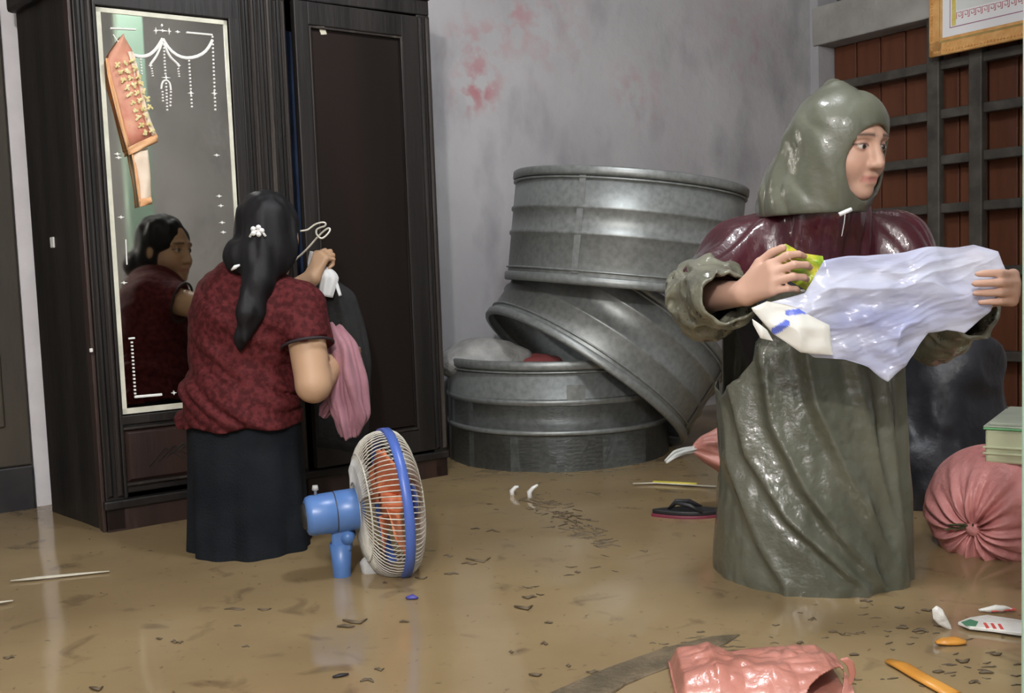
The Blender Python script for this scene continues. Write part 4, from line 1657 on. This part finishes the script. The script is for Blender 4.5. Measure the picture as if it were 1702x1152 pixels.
# ------------------------------------------------------------------ what the hands hold
def coons(name, top, bot, mat, parent, Y, thick, crum, nf, seed, n=60, m=44, tiltv=0.0, bulge=0.0, streak=0.0):
    """closed crumpled pouch between a top and a bottom outline (pixels), at depth Y"""
    def samp(e, t):
        e = np.array(e, float)
        L_ = np.concatenate([[0], np.cumsum(np.hypot(*np.diff(e, axis=0).T))])
        return np.stack([np.interp(t, L_ / L_[-1], e[:, i]) for i in (0, 1)], 1)
    t = np.linspace(0, 1, n)
    T, B = samp(top, t), samp(bot, t)
    s = np.linspace(0, 1, m)
    grid = T[:, None] * (1 - s)[None, :, None] + B[:, None] * s[None, :, None]
    prof = (np.sin(np.pi * t)[:, None] ** .5) * (np.sin(np.pi * s)[None] ** .6)
    mb = MB()
    base = np.array([[tuple(P(x, y, Y)) for x, y in r] for r in grid])
    for sg in (-1, 1):
        q = base.copy()
        c = crum * (np.abs(vnoise(base[:, :, 0] * nf + seed, base[:, :, 1] * nf, base[:, :, 2] * nf + sg)) * 1.6 - .6
                    + .5 * vnoise(base[:, :, 0] * nf * 2.3 + base[:, :, 2] * nf, base[:, :, 2] * nf * 2.3 + seed, base[:, :, 1] * nf))
        q[:, :, 1] += sg * thick * prof + c * (.25 + .75 * prof) + tiltv * s[None] + bulge * np.sin(np.pi * t)[:, None]
        if streak:
            w1 = vnoise(base[:, :, 0] * 9 + base[:, :, 2] * 12, base[:, :, 2] * 46 - base[:, :, 0] * 9, base[:, :, 1] * 0 + seed + sg)
            w2 = vnoise(base[:, :, 0] * 16, base[:, :, 2] * 85 - base[:, :, 0] * 30, base[:, :, 1] * 0 + seed * 2 + sg)
            q[:, :, 1] += streak * (np.abs(w1) * 1.5 + np.abs(w2) * .7) * (.3 + .7 * prof)
        q[:, :, 2] += .5 * crum * vnoise(base[:, :, 0] * nf * 1.3, base[:, :, 1] * nf + 7, base[:, :, 2] * nf * 1.3) * .6
        rows = [[tuple(v) for v in r] for r in q]
        b2 = MB().grid(rows)
        if sg > 0:
            b2.f = [f[::-1] for f in b2.f]
        mb.add(b2.v, b2.f)
    return mb.obj(name, mat, parent, smooth=True)


M_bag = pm('clear_blue_plastic', (.46, .49, .76), (.80, .83, .96), scale=8, rough=.16, stretch=(.4, 1, 1.3), bump=.8, bscale=20, coat=.9, coatr=.06, bdist=.014, transp=.28, transl=.2)
bag = coons('plastic_bag', [(1262, 508), (1338, 488), (1370, 434), (1450, 421), (1550, 413), (1620, 404), (1660, 418)],
            [(1262, 520), (1300, 562), (1350, 590), (1400, 592), (1440, 606), (1472, 632), (1500, 610), (1520, 578), (1540, 550), (1570, 548), (1600, 556), (1640, 520), (1668, 450)],
            M_bag, None, 2.165, .024, .024, 13, 3, n=170, m=110, tiltv=-.012, streak=.0045)
tag(bag, 'crumpled clear bluish plastic bag stretched between the hands of the person in the poncho', 'bag')
M_white = pm('white_packet', (.66, .66, .62), (.78, .78, .74), scale=5, rough=.35, bump=.15, bscale=20)
M_prt = pm('printed_packet', (.7, .7, .66), attr=True, rough=.35, bump=.15, bscale=20)
wp = thing('white_packet', 'white packet with blue printed patches at the left corner of the plastic bag', 'packet', P(1320, 585, 2.13))
pkb = coons('packet_body', [(1249, 512), (1275, 500), (1325, 512), (1378, 540)], [(1252, 518), (1285, 556), (1330, 586), (1384, 592)], M_prt, wp, 2.137, .012, .010, 16, 8, n=60, m=40)
a_ = pkb.data.attributes.new('Col', 'FLOAT_COLOR', 'POINT')
pc = []
for v in pkb.data.vertices:
    x, y = to_px(v.co)
    bl = 0
    for (ax_, ay, bx_, by, wd) in ((1288, 550, 1307, 538, 6), (1310, 520, 1362, 514, 5)):
        t = max(0, min(1, ((x - ax_) * (bx_ - ax_) + (y - ay) * (by - ay)) / ((bx_ - ax_) ** 2 + (by - ay) ** 2)))
        if math.hypot(x - ax_ - t * (bx_ - ax_), y - ay - t * (by - ay)) < wd:
            bl = 1
    pc += [.12, .17, .62, 1] if bl else [.70, .70, .66, 1]
a_.data.foreach_set('color', pc)
coons('packet_flap', [(1250, 530), (1262, 538), (1275, 548)], [(1252, 540), (1264, 562), (1285, 566)], M_white, wp, 2.13, .004, .006, 20, 2, n=16, m=10)
M_lime = pm('lime_wrapper', (.26, .40, .02), (.55, .48, .04), scale=24, rough=.25, bump=.4, bscale=40, coat=.6, lo=.42, hi=.6)
lw = coons('sweet_wrapper', [(1286, 420), (1305, 406), (1330, 420), (1368, 426)], [(1292, 445), (1310, 466), (1345, 486), (1370, 460)], M_lime, None, 2.225, .014, .012, 26, 5, n=34, m=24)
tag(lw, 'crumpled lime green and yellow wrapper pinched in the fingers above the white packet', 'wrapper')

# ================================================================== SACK, BOX AND HEAP AT THE RIGHT
M_psack = pm('pink_woven_sack', (.50, .19, .18), (.64, .28, .27), scale=10, rough=.42, bump=.35, bscale=40, spec=.5)
M_grass = pm('dark_green_weed', (.035, .05, .02), (.08, .09, .04), rough=.8)
sc_ = P(1652, 842, 2.70)
sk = thing('knotted_sack', 'bulging pink plastic sack tied in a pleated knot, half sunk in water', 'sack', (sc_.x, sc_.y, -.1))
pole = (P(1603, 893, 2.56) - sc_).normalized()
pf, ps_, pu = frame_of(pole, (0, 0, 1))
rows = []
for i in range(44):
    th = math.pi * (i + .3) / 44
    row = []
    for k in range(120):
        ph = 2 * math.pi * k / 120
        g = math.exp(-((th - .15) / .42) ** 2) + .22 * math.exp(-((th - .7) / .5) ** 2)
        pl_ = .085 * g * (math.cos(15 * ph + 2 * math.sin(2 * ph) + 2 * th) + .6 * math.cos(26 * ph + 1 + 2 * math.cos(3 * ph)))
        R_ = .172 * (1 + pl_ * min(1, th / .2)) * (1 - .16 * math.exp(-(th / .28) ** 2))
        d = pf * math.cos(th) + (ps_ * math.cos(ph) + pu * math.sin(ph)) * math.sin(th)
        q = sc_ + d * R_
        nz = float(vnoise(np.array(q.x * 11), np.array(q.y * 11), np.array(q.z * 11)))
        q = q + d * .009 * nz
        row.append(Vector((q.x, q.y, sc_.z + (q.z - sc_.z) * 1.0)))
    rows.append(row)
b_ = MB().grid(rows, close=True)
b_.obj('sack_body', M_psack, sk, smooth=True)
kn = sc_ + pf * .148
mb = MB()
for i in range(14):
    a = random.uniform(-.6, .9)
    L_ = random.uniform(.03, .07)
    dv = (ps_ * math.cos(a * 2) * -1 + pu * math.sin(a) * .4 + pf * .35).normalized()
    mb.tube([kn, kn + dv * L_ * .5 + Vector((0, 0, .004)), kn + dv * L_ - Vector((0, 0, .004))], [.003, .0025, .0012], 5)
mb.obj('weed_tuft', M_grass, sk)
blob('knot', kn, (.022, .02, .018), M_psack, .008, 40, h=.005, parent=sk)
# pale green box on the sack
M_box = pm('pale_green_plastic', (.46, .50, .31), (.54, .57, .38), scale=6, rough=.4)
M_lid = pm('grey_green_lid', (.30, .33, .26), (.38, .41, .33), scale=6, rough=.45)
M_edge = pm('green_edge', (.16, .45, .20), rough=.4)
q0 = P(1634, 766, 2.62)
bx = thing('storage_box', 'pale green plastic box with a green rimmed lid on the pink sack', 'box', (q0.x + .12, q0.y + .1, q0.z))
ang = math.radians(-35)
BM = Matrix.Translation(q0) @ Matrix.Rotation(ang, 4, 'Z')
hb = .082
MB().box((.004, .004, -.005), (.25, .33, hb), BM).obj('box_body', M_box, bx, bevel=.006)
MB().box((0, 0, hb), (.256, .336, hb + .006), BM).obj('rim_edge', M_edge, bx, bevel=.002)
mb = MB()
mb.prism([BM @ Vector(q) for q in ((.0, .0, hb + .006), (.256, .0, hb + .006), (.256, .336, hb + .006), (.0, .336, hb + .006))], (0, 0, .004))
tp = [BM @ Vector(q) for q in ((.012, .012, hb + .01), (.244, .012, hb + .01), (.244, .324, hb + .01), (.012, .324, hb + .01))]
mb.prism(tp, (0, 0, .008))
mb.obj('lid', M_lid, bx, bevel=.004)
for z_ in (.018, .034):
    MB().box((-.001, -.001, z_), (.252, .005, z_ + .005), BM).obj('side_rib', M_box, bx, bevel=.001)
# plain dark heap behind the sack, filling a dark area of unidentified nature
M_heap = pm('heap_black', (.010, .011, .015), (.022, .023, .030), scale=6, rough=.45, bump=.4, bscale=14)
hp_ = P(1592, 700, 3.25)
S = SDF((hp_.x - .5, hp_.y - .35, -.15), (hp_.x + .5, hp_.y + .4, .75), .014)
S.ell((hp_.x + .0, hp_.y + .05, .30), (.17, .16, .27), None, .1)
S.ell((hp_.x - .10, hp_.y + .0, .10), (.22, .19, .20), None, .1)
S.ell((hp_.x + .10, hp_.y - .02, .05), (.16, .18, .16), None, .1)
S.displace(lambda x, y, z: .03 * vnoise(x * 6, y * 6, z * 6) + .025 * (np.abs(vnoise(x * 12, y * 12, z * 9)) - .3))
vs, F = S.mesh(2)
tag(mk('dark_heap', vs, F, M_heap, smooth=True), 'dark heap behind the pink knotted sack', 'heap')

# pink bag with a white twisted end, half behind the poncho
M_pb = pm('salmon_plastic', (.42, .16, .13), (.52, .23, .19), scale=8, rough=.4, bump=.3, bscale=24)
M_tw = pm('clear_white_plastic', (.55, .57, .55), (.7, .72, .7), scale=20, rough=.15, bump=.6, bscale=40, transp=.3)
q = P(1215, 752, 3.20)
sb_ = thing('salmon_bag', 'salmon pink plastic bag with a clear twisted end beside the drum', 'bag', (q.x, q.y, 0))
drape('bag_body', [P(1152, 746, 3.2), P(1172, 747, 3.2), P(1200, 748, 3.2), P(1235, 752, 3.2)], [.012, .045, .075, .07], [.012, .03, .05, .05], M_pb, sb_, folds=5, amp=.2, right=(0, 0, 1), noise=.008)
drape('twisted_end', [P(1157, 746, 3.19), P(1140, 748, 3.18), P(1122, 756, 3.17), P(1106, 768, 3.16)], [.010, .010, .012, .006], [.008, .008, .010, .006], M_tw, sb_, folds=4, amp=.35, right=(0, 0, 1), noise=.004)

# ================================================================== FLOATING THINGS
M_rbag = pm('red_plastic_bag', (.40, .155, .115), (.50, .21, .165), scale=7, rough=.3, bump=.3, bscale=22, coat=.4)
rows = []
TOPR = [(1128, 1122), (1140, 1095), (1180, 1086), (1196, 1079), (1240, 1092), (1290, 1084), (1350, 1084), (1392, 1084), (1412, 1098), (1420, 1100)]
n_, m_ = 180, 110
P_ = np.array(TOPR, float)
rb = thing('red_bag', 'crumpled red plastic bag floating with its mouth open on the muddy water', 'bag', onwater(1270, 1150))
for i in range(n_ + 1):
    t = i / n_
    x = np.interp(t * (len(TOPR) - 1), range(len(TOPR)), P_[:, 0])
    y = np.interp(t * (len(TOPR) - 1), range(len(TOPR)), P_[:, 1])
    x = 1124 + (1422 - 1124) * t
    y = np.interp(x, P_[:, 0], P_[:, 1])
    near_ = onwater(x, 1182)
    top = P(x, y, near_.y + .10)
    far_ = near_ + Vector((.02, .22, 0))
    h_ = max(.012, top.z)
    row = []
    for k in range(m_ + 1):
        s_ = k / m_
        a = math.pi * s_
        # arch from the near water line over the top to the far water line
        yy = near_.y + .11 - .11 * math.cos(a)
        xx = near_.x + (far_.x - near_.x) * s_
        zz = h_ * (math.sin(a) ** .55) - .012
        nz = float(vnoise(np.array(xx * 20.), np.array(yy * 20.), np.array(3.))) + .6 * abs(float(vnoise(np.array(xx * 42.), np.array(yy * 42.), np.array(8.))))
        row.append(Vector((xx, yy, zz + .010 * nz * math.sin(a))))
    rows.append(row)
skin_ = MB().grid(rows)
# its mouth: an opening cut in the skin, so that one looks into the hollow bag
HOLE = [(1336, 1164), (1346, 1140), (1364, 1122), (1384, 1111), (1396, 1108), (1402, 1114), (1403, 1130), (1400, 1148), (1394, 1164)]


def in_poly(x, y, poly):
    c = False
    for (x0, y0), (x1, y1) in zip(poly, poly[1:] + poly[:1]):
        if (y0 > y) != (y1 > y) and x < (x1 - x0) * (y - y0) / (y1 - y0) + x0:
            c = not c
    return c


keep = []
for f in skin_.f:
    q = sum((Vector(skin_.v[i]) for i in f), Vector()) / len(f)
    near_side = (f[0] % (m_ + 1)) < m_ * .5
    if not (near_side and in_poly(*to_px(q), HOLE)):
        keep.append(f)
skin_.f = keep
skin_.obj('bag_skin', M_rbag, rb, smooth=True, solid=.003)
# the underside of the bag, lying on the water
MB().grid([[Vector((r_[0].x + (r_[-1].x - r_[0].x) * k / 12, r_[0].y + (r_[-1].y - r_[0].y) * k / 12, .004)) for k in range(13)] for r_ in rows]).obj('bag_underside', M_rbag, rb, smooth=True, solid=.003)
lip = [P(x, y, onwater(x, 1182).y - .012) for x, y in ((1396, 1098), (1410, 1094), (1420, 1102), (1424, 1120), (1418, 1138), (1409, 1142), (1412, 1124), (1408, 1108))]
MB().prism(lip, (0, .006, .002)).obj('bag_lip', M_rbag, rb, bevel=.003)


def floater(name, pts, r, mat, label, cat, z=.006, flat=.5, seg=10, group=None, lift=0, parent=None):
    """a stick or strip lying on the water along pixel points"""
    w_ = [onwater(x, y) + Vector((0, 0, z)) for x, y in pts]
    b = MB().tube(w_, r, seg)
    b.v = [(v[0], v[1], z + (v[2] - z) * flat) for v in b.v]
    o = b.obj(name, mat, parent, smooth=True)
    if parent is None:
        tag(o, label, cat, group)
    return o


M_orange = pm('orange_plastic', (.52, .22, .03), (.60, .28, .05), scale=10, rough=.35)
floater('orange_strip', [(1476, 1103), (1500, 1112), (1530, 1130), (1585, 1160)], [.010, .017, .017, .017], M_orange, 'bright orange plastic strip floating beside the red bag', 'strip', flat=.35)
floater('orange_scrap', [(1556, 1073), (1570, 1071), (1590, 1070), (1606, 1072)], [.006, .016, .018, .008], M_orange, 'small orange scrap afloat below the striped white packet', 'scrap', flat=.4)
M_wpl = pm('white_wet_plastic', (.68, .68, .64), (.78, .78, .75), scale=16, rough=.3, bump=.2)
M_rst = pm('red_stripe', (.6, .08, .07), rough=.5)
M_gst = pm('green_patch', (.07, .22, .13), rough=.5)
o = coons('white_scrap', [(1549, 1012), (1556, 1006), (1566, 1012), (1580, 1038)], [(1551, 1028), (1560, 1038), (1572, 1044), (1582, 1047)], M_wpl, None, onwater(1566, 1046).y, .006, .006, 25, 3, n=20, m=14)
tag(o, 'white folded plastic scrap standing up out of the water', 'scrap')
tp_ = thing('striped_packet', 'flat white packet with red stripes and a green end floating on the water', 'packet', onwater(1655, 1048))


def flatsheet(name, poly, mat, parent, z, th=.004):
    return MB().prism([onwater(x, y) + Vector((0, 0, z)) for x, y in poly], (0, 0, th)).obj(name, mat, parent, bevel=.0015)


flatsheet('packet_body', [(1592, 1042), (1612, 1034), (1640, 1030), (1668, 1034), (1720, 1042), (1720, 1062), (1690, 1060), (1650, 1054), (1612, 1050)], M_wpl, tp_, .004, .007)
flatsheet('green_end', [(1597, 1043), (1612, 1038), (1626, 1042), (1622, 1050), (1606, 1049)], M_gst, tp_, .0108, .0012)
for i in range(3):
    x = 1634 + i * 12
    flatsheet('red_stripe', [(x, 1044 + i), (x + 5, 1044 + i), (x + 11, 1053 + i), (x + 5, 1053 + i)], M_rst, tp_, .0108, .0012)
wf = thing('torn_wrapper', 'torn white wrapper with a red edge floating behind the striped packet', 'wrapper', onwater(1656, 1013))
coons('wrapper_body', [(1626, 1013), (1640, 1009), (1655, 1004), (1668, 1006), (1684, 1013)], [(1628, 1016), (1645, 1018), (1660, 1017), (1672, 1017), (1686, 1015)], M_wpl, wf, onwater(1656, 1017).y, .008, .005, 30, 4, n=24, m=12)
flatsheet('red_edge', [(1640, 1017), (1684, 1014), (1690, 1017), (1650, 1020)], M_rst, wf, .003, .003)
M_stick = pm('pale_stick', (.50, .47, .38), (.62, .58, .48), scale=20, rough=.6)
floater('pale_stick', [(18, 969), (60, 965), (120, 959), (182, 953)], [.003, .008, .007, .003], M_stick, 'long pale stick floating on the water near the wardrobe', 'stick')
floater('pale_stick', [(-40, 1008), (0, 1005), (22, 1002)], [.006, .005, .003], M_stick, 'short end of a pale stick floating by the long stick', 'stick')
M_yst = pm('yellow_paint', (.62, .52, .05), (.7, .6, .1), scale=20, rough=.4)
ys = thing('yellow_stick', 'thin yellow painted stick floating behind the flip-flop', 'stick', onwater(1135, 808))
floater('stick_shaft', [(1052, 807), (1090, 806), (1190, 812)], [.004, .005, .005], M_stick, '', '', parent=ys, z=.007)
floater('yellow_sleeve', [(1086, 805), (1140, 808), (1158, 809)], .009, M_yst, '', '', parent=ys, z=.009)
# two pale curved hooks sticking out of the water
for (a, b, c, d) in (((852, 823), (851, 816), (857, 810), (862, 809)), ((881, 827), (880, 818), (886, 811), (894, 806))):
    y0 = onwater(*a).y
    o = MB().tube([P(*a, y0) - Vector((0, 0, .01)), P(*b, y0), P(*c, y0), P(*d, y0)], [.009, .009, .007, .004], 8).obj('white_hook', M_wt, smooth=True)
    tag(o, ('shorter' if a[0] < 860 else 'taller') + ' curved white hook poking out of the water before the drum', 'hook', 'white hooks in the water')
# flip-flop
M_sole = pm('black_rubber', (.010, .010, .012), (.018, .018, .02), rough=.5)
M_pk = pm('pink_rubber_edge', (.17, .025, .045), rough=.5)
ff = thing('flip_flop', 'black flip-flop with a pink sole edge floating beside the poncho', 'flip-flop', onwater(1140, 862))
c0, c1 = onwater(1082, 858), onwater(1200, 858)
fd = (c1 - c0).normalized()
fp = Vector((-fd.y, fd.x, 0))
L_ = (c1 - c0).length
out = []
for k in range(40):
    a = 2 * math.pi * k / 40
    x = math.cos(a)
    wv = .038 + .010 * x - .006 * math.cos(2 * a)
    out.append((x, wv * math.sin(a)))


def sole(z, g):
    return [c0 + fd * (L_ / 2 + x * (L_ / 2 + g)) + fp * (y * (1 + g * 20)) + Vector((0, 0, z)) for x, y in out]


MB().prism(sole(-.002, 0), (0, 0, .012)).obj('sole_edge', M_pk, ff, bevel=.003)
MB().prism(sole(.009, -.004), (0, 0, .014)).obj('footbed', M_sole, ff, bevel=.004)
for sg in (-1, 1):
    MB().tube([c0 + fd * L_ * .25 + Vector((0, 0, .023)), c0 + fd * L_ * .36 + fp * .012 * sg + Vector((0, 0, .045)), c0 + fd * L_ * .55 + fp * .03 * sg + Vector((0, 0, .04)), c0 + fd * L_ * .72 + fp * .036 * sg + Vector((0, 0, .02))], [.004, .007, .008, .006], 8).obj('strap', M_sole, ff, smooth=True)
# blue bottle cap, black chip
M_cap = pm('blue_scrap', (.06, .06, .30), rough=.4)
floater('blue_scrap', [(676, 998), (685, 996), (694, 998)], [.006, .012, .004], M_cap, 'tiny dark blue scrap floating in front of the fan', 'scrap')
floater('black_scrap', [(553, 1130), (566, 1127), (580, 1125)], [.003, .006, .003], M_sole, 'small black sliver floating on open muddy water', 'scrap')
# sunken plank that just breaks the surface
M_plank = pm('wet_plank', (.095, .075, .045), (.17, .13, .08), scale=14, rough=.5, stretch=(1, 1, 1), bump=.4, bscale=40)
pk_ = [onwater(x, y) for x, y in ((880, 1168), (1010, 1112), (1100, 1080), (1180, 1060), (1232, 1056), (1210, 1070), (1130, 1105), (1040, 1140), (985, 1175))]
tag(MB().prism([q + Vector((0, 0, -.012)) for q in pk_], (0, 0, .0165)).obj('sunken_plank', M_plank, bevel=.004), 'dark waterlogged plank barely breaking the surface beside the red bag', 'plank')

# twigs and leaves on the water
M_twig = pm('wet_twig', (.075, .054, .03), (.12, .088, .05), scale=30, rough=.6)
TW = [(390, 1014, 34, 0), (885 - 490, 1040, 12, 1), (440, 1016, 22, -1), (290, 1068, 12, 0), (300, 1068, 10, 0), (408, 1075, 12, 1), (265, 1062, 10, 0), (590, 1036, 40, -1), (575, 1042, 30, 0), (672, 1035, 16, 0),
      (795, 934, 40, -1), (780, 938, 26, 0), (745, 925, 16, 0), (790, 880, 16, 0), (820, 882, 22, 1), (825, 847, 8, 0), (750, 955, 24, 0), (700, 963, 20, -1), (880, 993, 24, 0), (870, 1012, 30, -1), (905, 1070, 12, 1),
      (912, 1036, 14, 0), (890, 1122, 22, 0), (945, 1108, 8, 0), (850, 1085, 8, 0), (630, 1115, 16, -1), (610, 1132, 22, 1), (640, 970, 8, 0), (1070, 918, 14, -1), (1165, 1052, 14, 0), (985, 1118, 20, 0), (1010, 1116, 14, 0),
      (1290, 1040, 12, 0), (1350, 1030, 14, 1), (1385, 1050, 16, 1), (1400, 1055, 10, -1), (1420, 1090, 16, 0), (1500, 1045, 20, 0), (1530, 1048, 26, 1), (1540, 1015, 18, 0), (1600, 1100, 22, -1), (1640, 1120, 24, 0), (1655, 1090, 20, -1),
      (1560, 1118, 20, 0), (1300, 985, 10, 0), (1330, 1020, 8, 0), (15, 1094, 18, 0), (160, 1146, 22, -1), (470, 920, 10, 0), (1440, 1000, 20, 0), (1495, 1010, 16, 0), (1330, 1070, 12, 0), (960, 952, 10, 0), (1620, 1135, 18, 1)]
TWIG_AT = [(640, 970, 'beside the fan cage'), (400, 1040, 'between the black skirt and the pale sticks'), (100, 1110, 'near the pale sticks'), (610, 1080, 'around the black sliver and blue scrap'),
           (800, 900, 'before the white hooks'), (890, 1020, 'on open water before the weed trail'), (960, 1115, 'along the sunken plank'), (1090, 920, 'near the flip-flop'),
           (1370, 1040, 'between the poncho hem and the red bag'), (1530, 1035, 'by the folded white scrap'), (1620, 1115, 'near the orange strip')]
for (x, y, L_, sl) in TW:
    h_ = L_ / 2
    pts = [(x - h_, y - sl * h_ * -.22 * -1 * -1), (x - h_ * .2, y + random.uniform(-2, 2)), (x + h_ * .4, y + random.uniform(-2, 2)), (x + h_, y + sl * h_ * .3)]
    rr = min(.0065, .002 + L_ * .00015)
    near_what = min(TWIG_AT, key=lambda t: math.hypot(x - t[0], (y - t[1]) * 1.6))[2]
    size = 'long' if L_ >= 24 else ('short' if L_ >= 14 else 'tiny')
    floater('twig', pts, [rr * .4, rr, rr * .9, rr * .3], M_twig, size + ' dark twig floating ' + near_what, 'twig', z=.002, flat=.6, seg=6, group='twigs on the water')
# raft of dark weed trailing from the hooks
M_weed = pm('rotting_weed', (.085, .064, .038), (.15, .112, .068), scale=30, rough=.7, bump=.4)
mb = MB()
for i in range(120):
    t = random.random()
    x = 885 + 130 * t + random.gauss(0, 8 + 18 * t * (1 - t) * 2)
    y = 832 + 75 * t + random.gauss(0, 3 + 12 * t * (1 - t) * 2)
    a = random.uniform(-14, 14)
    w_ = [onwater(x - a, y - abs(a) * .2), onwater(x, y), onwater(x + a, y + random.uniform(-3, 3))]
    mb.tube([q + Vector((0, 0, .001)) for q in w_], [.002, .005, .002], 5)
mb.v = [(v[0], v[1], max(-.003, v[2] * .5)) for v in mb.v]
o = mb.obj('weed_raft', M_weed, smooth=True)
tag(o, 'trail of rotting dark weed drifting from the white hooks', 'weed', kind='stuff')
mb = MB()
for i in range(100):
    c_ = random.choice([(1400, 1040, 70, 22), (1510, 1050, 40, 16), (1640, 1110, 40, 22), (1520, 1130, 80, 12), (1180, 1075, 70, 8), (960, 930, 160, 40)])
    x, y = random.gauss(c_[0], c_[2]), random.gauss(c_[1], c_[3])
    if y > 1190 or x > 1760 or (1190 < x < 1540 and y < 1005):
        continue
    a = random.uniform(3, 11)
    w_ = [onwater(x - a, y + random.uniform(-2, 2)), onwater(x, y), onwater(x + a, y + random.uniform(-2, 2))]
    mb.tube([q + Vector((0, 0, .001)) for q in w_], [.001, .0032, .001], 5)
mb.v = [(v[0], v[1], max(-.003, v[2] * .5)) for v in mb.v]
tag(mb.obj('leaf_litter', M_weed, smooth=True), 'fine dark leaf litter scattered over the muddy water', 'litter', kind='stuff')

for o_ in bpy.data.objects:
    if '_base' in o_:
        del o_['_base']
